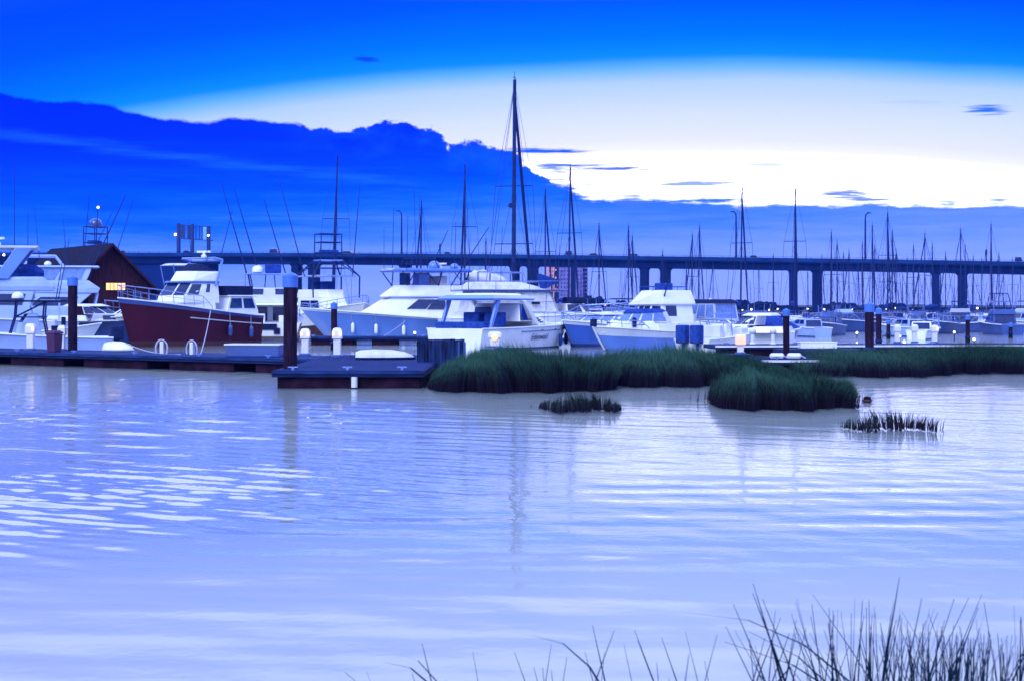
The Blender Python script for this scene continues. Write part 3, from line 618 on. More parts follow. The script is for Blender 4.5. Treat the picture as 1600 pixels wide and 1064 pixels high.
# --- big white sportfisherman, its hull shadow coloured blue
def sportfisherman():
    r = boat_root("large sportfisherman with hull coloured in shadow blue and smooth white masked deckhouse", 638, 93, 213, "sportfishing yacht", "sportfishing_yacht", G1)
    h = dict(L=14.6, B=4.5, fb=1.95, fs=1.0, rake=1.9, fl=2.0, sh=1.35, p=2.4, railmat=M["gel"])
    hull(h, "hull", [M["gelblue"], M["boot"], M["gel"]], r, boot=.16, sheer=.93, deck=M["gel"]); bow_rail(h, r, .9, .3, 2); fenders(h, r, 1, (.9, .82, .72, .6))  # white hull's shadow below the sheer is put into its blue
    house("cabin", [(1.2, -3.4, 3.7, 1.9, .95, 1.7), (1.65, -3.4, 3.15, 1.85, .92, 1.6), (2.6, -3.3, 1.35, 1.72, .85, 1.2)], r, M["gel"],
          [("s", 1, .62, .88, .22, .82, -.02), ("s", 1, .36, .60, .2, .82, .05, .0)], woff=.09, bevel=.05)
    house("flybridge", [(2.56, -3.9, 1.75, 1.8, .92, 1.3), (2.68, -3.9, 1.72, 1.82, .94, 1.3), (3.32, -3.5, .75, 1.68, .85, 1.1)], r, M["gel"], bevel=.05)
    ey = MB()
    for s in (-1, 1): ey.path([(-3.9, s * 1.83, 2.6), (.45, s * .97, 2.6), (1.77, s * .52, 2.6)], .028)
    ey.tube((1.77, -.52, 2.6), (1.77, .52, 2.6), .028).build("eyebrow_trim", M["gelblue"], r)
    house("hardtop", [(4.1, -3.4, 1.5, 1.85, 1.45, .6), (4.2, -3.5, 1.6, 1.9, 1.5, .6), (4.34, -3.3, 1.3, 1.7, 1.3, .6)], r, M["gelroyal"], bevel=.04)
    for s in (-1, 1):
        mb = MB(); mb.tube((.6, s * 1.0, 3.3), (1.1, s * 1.3, 4.12), .035); mb.tube((.6, s * 1.0, 3.3), (.3, s * 1.4, 4.12), .035)
        mb.build("hardtop_leg", M["alu"], r)
        for x in (-1.2, -3.1): MB().tube((x, s * 1.6, 3.28), (x - .2, s * 1.7, 4.12), .045).tube((x, s * 1.6, 3.28), (x + .8, s * 1.65, 4.12), .022).build("hardtop_leg", M["alu"], r)
    MB().box((-.9, 0, 3.6), (.7, .9, .95)).build("helm_console", M["gelblue"], r, bevel=.06)
    MB().box((-2.0, .6, 3.55), (.5, .6, .7)).build("helm_chair", M["canvasw"], r, bevel=.06); MB().box((-2.0, -.6, 3.55), (.5, .6, .7)).build("helm_chair", M["canvasw"], r, bevel=.06)
    tw = MB()
    for s in (-1, 1):
        tw.path([(.2, s * .7, 4.3), (.0, s * .6, 4.95), (-1.5, s * .6, 4.95), (-1.8, s * .7, 4.3)], .03)
        for x in (-.5, -1.0): tw.tube((x, s * .6, 4.3), (x, s * .6, 4.95), .02)
    for x in (0, -1.5): tw.tube((x, -.6, 4.95), (x, .6, 4.95), .03)
    tw.tube((-.1, -.6, 4.65), (-.1, .6, 4.65), .025).build("rocket_launcher_rail", M["alu"], r)
    radome(r, (-1.9, -.1, 4.34), .38, M["gelblue"]); radome(r, (-2.8, .8, 4.34), .26, M["gelblue"]); open_array(r, (-2.6, -.6, 4.34), 1.1, .2)
    for x, y, hh in ((.9, 1.4, 3.3), (.4, -1.3, 4.0), (-2.4, 1.5, 3.0)): antenna(r, (x, y, 4.2), hh, (-.1, 0), .018)
    antenna(r, (-2.0, 1.75, 3.3), 3.6, (-2.4, .5), .03, "outrigger"); antenna(r, (-2.0, -1.75, 3.3), 3.6, (-2.2, -.6), .03, "outrigger")
    MB().box((-6.0, 1.5, 1.2), (.5, .25, .5)).build("cockpit_gear", M["gel"], r, bevel=.03); MB().box((-4.2, 1.7, 1.25), (.25, .15, .5)).build("cockpit_gear", M["gel"], r, bevel=.03)
    return r
sp_ = sportfisherman()
for x, y, hh, lx in ((-.2, 1.2, 4.6, .1), (-1.4, -1.5, 5.2, .15), (1.2, -.9, 2.6, 0), (-3.0, 1.6, 4.2, -.3)): antenna(sp_, (x, y, 4.2), hh, (lx, 0), .014)
# --- express cruiser with name on the side, seen from its quarter
def express_cruiser():
    th = 57.0
    r = boat_root("white express cruiser with lettered side and blue transom canvas behind the grass", 800, 74.5, th, "express cruiser", "express_cruiser", G1)
    h = dict(L=9.8, B=3.3, fb=1.18, fs=1.0, rake=.7, fl=.9, p=3.4, pw=2.6, tr=.95, wl=.9)
    hull(h, "hull", [M["gel"], M["boot"], M["gel"]], r, boot=.08, deck=M["gel"]); fenders(h, r, -1, (.9, .72), "canvas", .1)
    ln = MB(); ln.path([tuple(Vector(hull_pt(h, t, .80, -1)) + Vector((0, -.02, 0))) for t in (.33, .42, .5, .6, .7, .8, .88, .94, .98, 1.0)], .022); ln.build("side_stripe", M["gelnavy"], r)
    po = MB()
    for t in (.52, .66, .78, .84): x, y, z = hull_pt(h, t, .82, -1); po.ball((x, y - .02, z), .06, .7)
    po.build("porthole", M["glass"], r)
    house("bow_bolster", [(1.0, .2, 4.25, 1.5, .8, 1.3), (1.2, .3, 3.9, 1.4, .7, 1.2)], r, M["gel"])
    house("foredeck", [(1.15, .2, 3.0, 1.35, .7, .9), (1.55, .2, 1.9, 1.2, .6, .6)], r, M["gel"], [("r", 0, .42, .80, .70, .80), ("r", 0, .42, .84, .46, .56), ("r", 0, .42, .88, .22, .32)], M["canvasd"])
    house("windscreen", [(1.3, -1.5, 1.45, 1.42, .95, .7), (2.18, -1.3, .35, 1.25, .8, .5)], r, M["gel"], [("s", 0, .05, .45, .06, .95), ("s", 0, .5, .95, .06, .95), ("f", 0, .06, .94, .06, .95)])
    for s in (-1, 1):
        MB().prism([(-.2, 1.2), (.12, 1.2), (-1.05, 2.32), (-1.4, 2.32)], s * 1.40, s * 1.52).build("arch_leg", M["gel"], r, bevel=.02)
        MB().prism([(-4.1, 1.0), (-3.9, 1.0), (-3.2, 2.3), (-3.5, 2.3)], s * 1.34, s * 1.46).build("hardtop_strut", M["gelblue"], r, bevel=.02)
    house("hardtop", [(2.30, -4.0, .5, 1.55, 1.25, .5), (2.40, -4.1, .6, 1.62, 1.3, .5), (2.56, -3.7, .2, 1.35, 1.05, .5)], r, M["gelblue"], bevel=.03)
    house("hardtop_skin", [(2.56, -3.5, .0, 1.2, .95, .5), (2.64, -3.3, -.3, 1.0, .8, .4)], r, M["gel"])
    MB().box((-4.2, 0, 1.16), (.75, 2.75, .30)).build("transom_canvas", M["canvas"], r, bevel=.06)
    MB().path([(-4.74, -.55, .82), (-4.8, -.55, .86), (-4.8, -.55, .6)], .03).path([(-4.8, .35, .6), (-4.8, .35, .86), (-4.8, -.55, .86)], .03).build("transom_gate", M["gelnavy"], r)
    MB().box((-4.72, 1.1, .75), (.06, .45, .3)).build("transom_locker", M["gelnavy"], r)
    MB().box((-2.4, .6, 1.4), (.6, .9, .7)).build("cockpit_seat", M["canvas"], r, bevel=.06); MB().box((-2.4, -.6, 1.4), (.6, .9, .7)).build("cockpit_seat", M["canvas"], r, bevel=.06)
    MB().box((-1.5, .7, 1.6), (.3, .8, .8)).build("helm_console", M["gelgrey"], r, bevel=.05)
    rl = MB()
    for s in (-1, 1):
        pts = [(x, s * y, 1.75) for x, y in ((.9, 1.3), (2.2, 1.15), (3.3, .85), (4.1, .45))]
        rl.path(pts, .018, 5)
        for p in pts: rl.tube((p[0], p[1], 1.1), p, .014, n=5)
    rl.build("bow_rail", M["steel"], r)
    # name on the starboard side
    c = bpy.data.curves.new("name_lettering", 'FONT'); c.body = "Edenwald"; c.size = .40; c.shear = .35; c.extrude = .004; c.align_x = 'CENTER'
    c.materials.append(M["letter"])
    a, b = Vector(hull_pt(h, .40, .55, -1)), Vector(hull_pt(h, .56, .55, -1))
    tmp = bpy.data.objects.new("name_curve", c); COL.objects.link(tmp)
    me = bpy.data.meshes.new_from_object(tmp.evaluated_get(bpy.context.evaluated_depsgraph_get())); bpy.data.objects.remove(tmp)
    me.materials.clear(); me.materials.append(M["letter"])
    t = bpy.data.objects.new("name_lettering", me); COL.objects.link(t); t.parent = r
    d = (b - a).normalized(); up = (Vector(hull_pt(h, .48, .7, -1)) - Vector(hull_pt(h, .48, .4, -1))).normalized(); nrm = d.cross(up).normalized(); up = nrm.cross(d)
    pos = Vector(hull_pt(h, .50, .42, -1)) + nrm * .03
    t.matrix_local = Matrix(((d.x, up.x, nrm.x, pos.x), (d.y, up.y, nrm.y, pos.y), (d.z, up.z, nrm.z, pos.z), (0, 0, 0, 1)))
    return r
express_cruiser()
# --- trawler-style yacht with white canvas side panels
def canvas_yacht():
    r = boat_root("aft cabin yacht closed in with pale canvas panels right of the tallest mast", 842, 90, 14, group=G1)
    h = dict(L=11.5, B=3.8, fb=1.75, fs=1.35, rake=1.0, tr=.92)
    hull(h, "hull", [M["gel"], M["boot"], M["gel"]], r); bow_rail(h, r, .6, .5)
    house("cabin", [(1.25, -4.9, 1.4, 1.65, 1.2, .5), (1.7, -4.8, 1.2, 1.62, 1.2, .5)], r, M["gel"], [("s", 0, .1, .3, .3, .8), ("s", 0, .4, .6, .3, .8)])
    e = house("canvas_enclosure", [(1.7, -4.6, 1.05, 1.55, 1.35, .3), (2.9, -4.3, .55, 1.5, 1.3, .3)], r, M["canvasw"])
    sm = MB()
    for u in (-3.1, -1.5, .0):
        for s in (-1, 1): sm.tube((u, s * 1.56, 1.7), (u + .05, s * 1.52, 2.9), .018)
    sm.path([(-4.5, -1.56, 2.3), (.8, -1.42, 2.3)], .014).build("canvas_seam", M["gelgrey"], e)
    MB().box((-.6, -1.55, 2.22), (.5, .06, .14)).build("canvas_vent", M["canvasd"], e)
    house("upper_deck", [(2.9, -5.0, 1.5, 1.75, 1.5, .4), (3.0, -5.0, 1.5, 1.75, 1.5, .4)], r, M["gelnavy"])
    house("upper_deck_cover", [(3.0, -4.6, .5, 1.4, 1.2, .4), (3.45, -4.2, -1.2, 1.1, .9, .5)], r, M["canvasw"])
    MB().add([(-.3, -1.2, 3.95), (1.1, -1.1, 3.55), (.2, -1.15, 3.1), (-.2, -1.0, 3.05), (-.35, -.9, 3.9), (1.0, -.85, 3.6)], [(0, 1, 2, 3), (4, 5, 1, 0), (0, 3, 4), (1, 5, 2), (3, 2, 5, 4)]).build("furled_awning", M["canvas"], r)
    house("pilothouse", [(1.6, 1.35, 3.2, 1.2, .8, .5), (2.2, 1.35, 2.7, 1.1, .7, .4)], r, M["gel"], [("s", 0, .1, .85, .2, .9), ("f", 0, .1, .9, .2, .9)])
    MB().box((2.0, -.6, 2.4), (1.2, .9, .35)).build("deck_gear", M["canvasd"], r, bevel=.08); MB().box((2.6, .4, 2.35), (.5, .6, .3)).build("deck_gear", M["canvasd"], r, bevel=.08)
    rl = MB()
    for y in (-1.6, 1.6):
        rl.path([(-5.0, y, 3.5), (1.3, y, 3.5)], .02)
        for x in (-5, -3, -1, 1): rl.tube((x, y, 3.0), (x, y, 3.5), .018)
    rl.build("deck_rail", M["steel"], r)
    return r
cy_ = canvas_yacht()
for x, y, hh in ((-4.6, -1.5, 3.2), (-2.0, 1.4, 3.8), (.8, -1.3, 2.6)): antenna(cy_, (x, y, 3.0), hh, (.1, 0), .014)
runabout("royal blue runabout with white stripe just left of the small blue and white cruiser", 930, 78, 236, 6.4, M["gelroyal"], 1.35, .95, canvas=M["canvasw"], ch=.8, name="runabout", cat="runabout")
# --- small blue-and-white cruiser
def small_cruiser():
    r = boat_root("small blue and white cruiser with blue canopy facing left at the grass edge", 988, 71.5, 228, "cabin cruiser", "small_cruiser", G1)
    h = dict(L=5.9, B=2.3, fb=1.12, fs=.82, rake=1.0, fl=1.4, p=2.8)
    hull(h, "hull", [M["gelblue"], M["gelblue"], M["gel"]], r, sheer=.64, deck=M["gel"])
    st = MB().path([(2.96, 0, 1.12), (2.6, 0, .62), (2.1, 0, .05)], .05); st.build("stem_guard", M["gel"], r)
    house("foredeck", [(.82, -.7, 2.5, 1.05, .5, 1.1), (1.12, -.6, 1.75, .98, .42, .9), (1.34, -.5, .9, .9, .4, .6)], r, M["gel"], [("s", 1, .45, .7, .1, .6)])
    house("windscreen", [(1.3, -1.5, .75, .95, .55, .5), (1.74, -1.4, .25, .85, .48, .4)], r, M["gel"], [("s", 0, .06, .5, .06, .95), ("s", 0, .55, .95, .06, .95), ("f", 0, .06, .94, .06, .95)], M["clear"], bevel=.01)
    house("canopy", [(1.72, -1.7, .4, .95, .55, .45), (1.92, -1.4, .0, .7, .4, .35)], r, M["canvas"])
    house("cockpit_coaming", [(.8, -2.8, -.6, 1.0, 1.08, .05), (1.2, -2.4, -.6, .95, 1.0, .05)], r, M["gel"])
    ar = MB()
    for s in (-1, 1): ar.prism([(-1.9, 1.15), (-1.55, 1.15), (-1.2, 1.75), (-1.4, 1.78)], s * .88, s * .97)
    ar.build("arch", M["gel"], r)
    bow_rail(h, r, .5, .4, 5)
    for t in (.62,): x, y, z = hull_pt(h, t, 1, 1); MB().lathe((x, y * .6, z + .1), [(.1, 0), (.12, .1), (.12, .35), (.06, .45)], 10).build("fender", M["canvasd"], r)
    MB().box((2.9, 0, 1.28), (.2, .28, .34)).build("anchor_roller", M["canvasd"], r, bevel=.03)
    return r
small_cruiser()
def flybridge_cruiser():
    r = boat_root("white flybridge cruiser with broad upper coaming behind the small blue and white cruiser", 1020, 84, 128, group=G1); r.scale = (.72, .82, 1)
    h = dict(L=9.6, B=3.4, fb=1.6, fs=1.15, rake=1.0, tr=.93)
    hull(h, "hull", [M["gel"], M["boot"], M["gel"]], r, boot=.2); bow_rail(h, r); fenders(h, r, 1, (.5, .25), "gelnavy", .12)
    house("cabin", [(1.1, -2.8, 2.2, 1.45, .9, .8), (1.5, -2.8, 1.9, 1.42, .88, .8), (2.12, -2.7, 1.1, 1.35, .8, .6)], r, M["gel"],
          [("s", 1, .08, .42, .1, .88), ("s", 1, .5, .72, .1, .88), ("s", 1, .76, .95, .1, .88), ("f", 1, .08, .92, .1, .88), ("a", 1, .1, .45, .0, .9)])
    house("flybridge", [(2.12, -2.9, 2.2, 1.5, .95, .7), (2.22, -2.9, 2.0, 1.5, .95, .7), (2.9, -2.6, .7, 1.35, .85, .6)], r, M["gel"])
    rl = MB()
    for s in (-1, 1):
        rl.path([(-2.4, s * 1.2, 3.1), (.4, s * .9, 3.1)], .03)
        for x in (-2.4, -1.4, -.4, .4): rl.tube((x, s * 1.15, 2.85), (x, s * 1.1, 3.1), .02)
    rl.build("flybridge_rail", M["canvas"], r)
    MB().box((-1.2, .4, 3.1), (.5, .5, .4)).build("helm_seat", M["canvas"], r, bevel=.05); MB().box((-1.2, -.4, 3.1), (.5, .5, .4)).build("helm_seat", M["canvas"], r, bevel=.05)
    antenna(r, (-2.6, 1.2, 2.4), 1.3, (-1.0, .2), .04)
    ln = MB(); [ln.path([tuple(Vector(hull_pt(h, t, .62, s)) + Vector((0, s * .02, 0))) for t in (0, .15, .3, .45, .6)], .04) for s in (-1, 1)]; ln.build("hull_stripe", M["gelnavy"], r)
    MB().box((-4.9, 0, .4), (.4, 2.6, .1)).build("swim_platform", M["gel"], r)
    return r
flybridge_cruiser()
def enclosed_cruiser():
    r = boat_root("cream cruiser with dark topped clear cockpit enclosure right of the flybridge cruiser", 1088, 86, 128, group=G1); r.scale = (.66, .75, 1)
    h = dict(L=8.6, B=3.0, fb=1.5, fs=1.2, rake=1.0)
    hull(h, "hull", [M["gel2"], M["boot"], M["gel"]], r); bow_rail(h, r)
    house("cabin", [(1.15, -1.2, 2.6, 1.25, .7, 1.0), (1.6, -1.2, 1.8, 1.2, .65, .9)], r, M["gel"], [("s", 0, .15, .4, .25, .7), ("s", 0, .5, .62, .3, .65)])
    house("cockpit_enclosure", [(1.3, -3.6, 0.6, 1.25, .95, .5), (2.2, -3.4, .1, 1.15, .85, .4)], r, M["gel2"], [("s", 0, .04, .32, .08, .92), ("s", 0, .36, .64, .08, .92), ("s", 0, .68, .96, .08, .92), ("f", 0, .08, .92, .08, .92), ("a", 0, .06, .94, .08, .92)], M["clear"], bevel=.01)
    house("enclosure_top", [(2.2, -3.6, .3, 1.25, .9, .4), (2.42, -3.2, -.2, 1.0, .7, .4)], r, M["canvasd"])
    MB().prism([(.4, 1.5), (1.0, 1.5), (-.2, 2.5), (-.5, 2.5)], -1.3, -1.2).prism([(.4, 1.5), (1.0, 1.5), (-.2, 2.5), (-.5, 2.5)], 1.2, 1.3).build("radar_arch", M["gel"], r)
    return r
enclosed_cruiser()
def fishing_skiff():
    r = boat_root("bright white open fishing boat with blue covered outboards at the grass edge", 1130, 69, 52, "open boat", "open_fishing_boat", G1); r.scale = (.72, .8, .95)
    h = dict(L=7.6, B=2.6, fb=1.05, fs=.62, rake=.9)
    hull(h, "hull", [M["gel"], M["gel"], M["gel"]], r, deck=M["gel"])
    for y in (-.45, .45): MB().box((-4.05, y, .85), (.65, .6, .85)).box((-3.95, y, .2), (.2, .14, .7)).build("outboard_motor", M["canvas"], r, bevel=.1)
    house("console", [(.6, -.6, .5, .5, .45, .2), (1.3, -.5, .3, .46, .4, .15)], r, M["gel"], [("f", 0, .1, .9, .5, .95)])
    MB().box((-1.2, 0, .95), (.5, 1.1, .6)).build("seat", M["gel2"], r, bevel=.06); MB().box((1.6, 0, .9), (.9, 1.2, .4)).build("seat", M["gel2"], r, bevel=.06)
    MB().box((-2.7, .4, .9), (.5, .8, .5)).build("ice_chest", M["gel"], r, bevel=.05)
    rl = MB()
    for s in (-1, 1): rl.path([(.2, s * .5, .7), (.0, s * .5, 1.8), (-.9, s * .5, 1.8), (-1.0, s * .5, .7)], .03)
    rl.tube((0, -.5, 1.8), (0, .5, 1.8), .03).tube((-.9, -.5, 1.8), (-.9, .5, 1.8), .03).build("console_frame", M["steel"], r)
    return r
fishing_skiff()
runabout("low white cuddy boat with dark wraparound window behind the glowing pedestal", 1164, 74, 158, 4.6, M["gel"], 1.05, .8, ch=.95, name="cuddy_boat", cat="cuddy boat")
def covered_boat(label, px, D, th, L, cm, hm):
    r = boat_root(label, px, D, th, "covered boat", "covered_runabout", G1)
    h = dict(L=L, B=L * .37, fb=.95, fs=.75, rake=.7)
    hull(h, "hull", [hm, M["boot"], M["gel"]], r)
    rs = []
    for t, z in ((.0, .1), (.12, .45), (.35, .75), (.55, .8), (.75, .45), (.97, .08)):
        x, y, zz = hull_pt(h, t, 1, 1); rs.append([(x, -y * 1.02, zz + .02), (x, -y * .6, zz + z * .7), (x, 0, zz + z), (x, y * .6, zz + z * .7), (x, y * 1.02, zz + .02)])
    MB().rings(rs).build("boat_cover", cm, r, smooth=True)
    return r
covered_boat("runabout under a fitted blue canvas cover beside the two white dock pedestals", 1205, 76, 40, 4.6, M["canvas"], M["gelnavy"])
# --- dimmer boats packed on the right
def far_cruiser(label, px, D, th, L, hm, fly=True, tower=False, cm=None):
    r = boat_root(label, px, D, th, group=G1)
    h = dict(L=L, B=L * .33, fb=.17 * L, fs=.12 * L, rake=.11 * L)
    hull(h, "hull", [hm, M["boot"], M["gelgrey"]], r); bow_rail(h, r, .5, .5, 5)
    a = .12 * L; cm = cm or hm; k_ = L / 10
    house("cabin", [(a, -.25 * L, .26 * L, .14 * L, .09 * L, .1 * L), (a + .45 * k_, -.25 * L, .22 * L, .138 * L, .088 * L, .1 * L), (a + 1.15 * k_, -.24 * L, .12 * L, .13 * L, .08 * L, .07 * L)], r, cm,
          [("s", 1, .08, .45, .1, .88), ("s", 1, .52, .92, .1, .88), ("f", 1, .08, .92, .1, .88), ("a", 1, .08, .92, -.4, .8)])
    if fly:
        house("flybridge", [(a + 1.15 * k_, -.27 * L, .12 * L, .14 * L, .09 * L, .07 * L), (a + 1.75 * k_, -.24 * L, .05 * L, .125 * L, .08 * L, .06 * L)], r, cm)
        for s in (-1, 1):
            for x in (-.2 * L, .02 * L): MB().tube((x, s * .11 * L, a + 1.7 * k_), (x, s * .115 * L, a + 2.6 * k_), .03).build("top_post", M["steel"], r)
        house("bimini_top", [(a + 2.6 * k_, -.23 * L, .05 * L, .13 * L, .11 * L, .03 * L), (a + 2.72 * k_, -.2 * L, .0, .11 * L, .09 * L, .03 * L)], r, M["gelgrey"] if tower else M["canvasd"])
        antenna(r, (-.15 * L, .1 * L, a + 2.7 * k_), 1.8)
    if tower:
        mb = MB()
        for s in (-1, 1):
            for x in (-.2 * L, .02 * L): mb.tube((x, s * .11 * L, a + 1.75 * k_), (x * .7, s * .08 * L, a + 3.6 * k_), .03)
        mb.path([(-.14 * L, -.08 * L, a + 3.6 * k_), (.014 * L, -.08 * L, a + 3.6 * k_), (.014 * L, .08 * L, a + 3.6 * k_), (-.14 * L, .08 * L, a + 3.6 * k_), (-.14 * L, -.08 * L, a + 3.6 * k_)], .03).build("tuna_tower", M["alu"], r)
    return r
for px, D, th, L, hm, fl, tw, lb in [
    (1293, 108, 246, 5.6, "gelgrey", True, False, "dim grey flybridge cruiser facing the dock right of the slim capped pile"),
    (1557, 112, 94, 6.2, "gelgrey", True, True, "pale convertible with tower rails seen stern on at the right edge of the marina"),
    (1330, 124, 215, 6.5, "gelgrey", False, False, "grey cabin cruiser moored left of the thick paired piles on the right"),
    (1412, 104, 118, 5.0, "gelshade", False, False, "pale cruiser between the paired piles and the unlit pedestal pair"),
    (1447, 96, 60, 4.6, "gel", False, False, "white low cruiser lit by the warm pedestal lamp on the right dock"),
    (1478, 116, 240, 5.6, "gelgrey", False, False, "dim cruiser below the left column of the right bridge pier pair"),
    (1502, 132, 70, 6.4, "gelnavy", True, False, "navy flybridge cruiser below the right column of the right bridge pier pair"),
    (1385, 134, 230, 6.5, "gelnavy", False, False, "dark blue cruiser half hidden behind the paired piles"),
    (1597, 126, 120, 6.4, "gelshade", True, False, "pale flybridge cruiser last of the row at the marina's right end"),
    (1256, 104, 110, 5.0, "gelshade", False, False, "small pale cruiser just right of the slim capped pile"),
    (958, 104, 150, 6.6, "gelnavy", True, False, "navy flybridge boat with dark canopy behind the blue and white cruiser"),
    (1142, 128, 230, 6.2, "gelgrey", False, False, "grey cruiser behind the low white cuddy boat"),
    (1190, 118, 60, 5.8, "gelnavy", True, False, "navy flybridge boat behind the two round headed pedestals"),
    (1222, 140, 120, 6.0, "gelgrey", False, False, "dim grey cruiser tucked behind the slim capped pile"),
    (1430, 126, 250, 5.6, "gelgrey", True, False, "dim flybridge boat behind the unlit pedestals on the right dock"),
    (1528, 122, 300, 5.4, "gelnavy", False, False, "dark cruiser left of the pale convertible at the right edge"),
    (1365, 150, 80, 6.0, "gelshade", False, False, "pale far cruiser peeping between the paired piles"),
    (1312, 158, 100, 6.0, "gelshade", True, False, "far pale flybridge boat above the grey cabin cruiser's bow"),
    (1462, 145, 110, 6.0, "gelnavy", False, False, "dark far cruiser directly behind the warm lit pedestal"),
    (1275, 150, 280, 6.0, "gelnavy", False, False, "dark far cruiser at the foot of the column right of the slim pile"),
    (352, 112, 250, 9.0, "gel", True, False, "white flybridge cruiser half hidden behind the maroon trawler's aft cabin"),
    (462, 124, 120, 8.0, "gelshade", True, False, "pale flybridge cruiser behind the big pile"),
    (712, 128, 205, 8.0, "gelshade", True, True, "pale towered fishing boat behind the sportfisherman's hardtop"),
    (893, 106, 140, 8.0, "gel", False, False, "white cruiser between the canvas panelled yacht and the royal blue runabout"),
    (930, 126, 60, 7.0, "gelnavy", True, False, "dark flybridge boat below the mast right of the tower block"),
    (1062, 122, 110, 7.0, "gelshade", False, False, "pale cruiser in the gap left of the cream cruiser"),
    (20, 116, 170, 9.0, "gelshade", True, True, "bluish towered fishing boat behind the big flybridge yacht at the far left"),
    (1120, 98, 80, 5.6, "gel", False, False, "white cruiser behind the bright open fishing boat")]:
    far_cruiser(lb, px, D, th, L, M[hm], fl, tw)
# ---------------------------------------------------------------- sailing boats
def sailboat(label, px, ytop, D, th, hm, lean=0.0, spread=(.55,), cover=None, jib=True, group=G2, mr=.085, boomtilt=.06, nb=None):
    H = Z_(ytop, D); L = max(6.5, H * .72)
    th = (76 if abs(((th + 180) % 360) - 180) <= 90 else 104) + rng.uniform(-7, 7)
    fx = .08 * L                                           # mast a little forward of amidships
    r = thing("sailing_boat", label, "sailboat", (X_(px, D) - fx * math.cos(R(th)), D - fx * math.sin(R(th)), 0), R(th), group)
    h = dict(L=L, B=L * .30, fb=.125 * L, fs=.095 * L, rake=.13 * L, tr=.7, fl=1.0, pw=1.9)
    hull(h, "hull", [hm, M["boot"], M["gel2"]], r, boot=.12); a = .095 * L
    house("coachroof", [(a, -.14 * L, .22 * L, .10 * L, .05 * L, .06 * L), (a + .05 * L, -.13 * L, .16 * L, .085 * L, .04 * L, .06 * L)], r, M["gel2"], [("s", 0, .1, .35, .3, .75), ("s", 0, .45, .7, .3, .75)])
    rl = MB()
    for s in (-1, 1):
        pts = []
        for t in (.02, .2, .4, .6, .8, .97):
            x, y, z = hull_pt(h, t, 1, s); pts.append((x, y * .93, z + .6)); rl.tube((x, y * .93, z), pts[-1], .014, n=4)
        rl.path(pts, .012, 4)
    rl.build("guard_rail", M["steel"], r)
    tx, ty = fx + lean * math.cos(R(th)), -lean * math.sin(R(th))      # lean = sideways shift of the masthead, to the right
    def mp(z): u = (z - a) / (H - a); return (fx + (tx - fx) * u, ty * u, z)
    m_ = MB().tube(mp(a), mp(H), mr, mr * .72, 10); m_.tube(mp(H), (tx, ty, H + .5), .02, n=4).tube((tx - .3, ty, H + .12), (tx + .25, ty, H + .12), .03)
    mo = m_.build("mast", M["alu"], r, smooth=True)
    sp = MB(); bs = L * .15
    for q in spread:
        z = a + (H - a) * q; p = mp(z); w = L * .105
        sp.tube((p[0], p[1] - w, z), (p[0], p[1] + w, z), .03, n=5)
    sp.build("spreader", M["alu"], mo)
    zb = a + .14 * L; bl = .40 * L
    bo = MB().tube((fx, 0, zb), (fx - bl, 0, zb + bl * boomtilt), .06, .05, 8).build("boom", M["alu"], r)
    cv = MB(); rs = []
    for u in np.linspace(0, 1, 9):
        w = (.10 + .16 * math.sin(math.pi * min(1, u * 1.1 + .05)) * (1 - .4 * u)) * (L / 10)
        x = fx - .15 - (bl - .3) * u; z = zb + bl * boomtilt * u + .02
        rs.append([(x, w * .75 * math.cos(t), z + w * (.55 + 1.0 * math.sin(t)) + .05 * math.sin(u * 23)) for t in [k * math.pi / 4 for k in range(8)]])
    cv.rings(rs).build("sail_cover", cover or M["sailfurl"], bo, smooth=True)
    rg = MB(); top = mp(a + (H - a) * .985); rw = .016 * max(1, D / 110)
    for s in (-1, 1):
        x, y, z = hull_pt(h, .56, 1, s)
        for q in spread:
            p = mp(a + (H - a) * q); e = (p[0], p[1] + s * L * .105, p[2])
            rg.tube((x, y, z), e, rw, n=4); rg.tube(e, top, rw * .8, n=4)
            rg.tube((x + .2, y, z), p, rw * .8, n=4)
    x, y, z = hull_pt(h, 0, 1, 1); rg.tube((x, 0, z), top, rw, n=4)
    rg.build("rigging", M["wire"], r)
    x, y, z = hull_pt(h, .985, 1, 1)
    if jib:
        f = MB(); A = Vector((x, 0, z + .15)); Bv = Vector(mp(a + (H - a) * .93)); n_ = 10
        rr = [[A.lerp(Bv, i / n_) + Vector((math.cos(t), math.sin(t), 0)) * (.045 + .055 * math.sin(math.pi * min(1, (1 - i / n_) * .8 + .15))) * (L / 11) for t in [k * math.pi / 3 for k in range(6)]] for i in range(n_ + 1)]
        f.rings(rr).build("furled_jib", M["sailfurl"], r, smooth=True)
    else: MB().tube((x, 0, z), mp(a + (H - a) * .97), rw).build("forestay", M["wire"], r)
    return r
W_, GR, NV, RB = M["gel2"], M["gelgrey"], M["gelnavy"], M["gelroyal"]
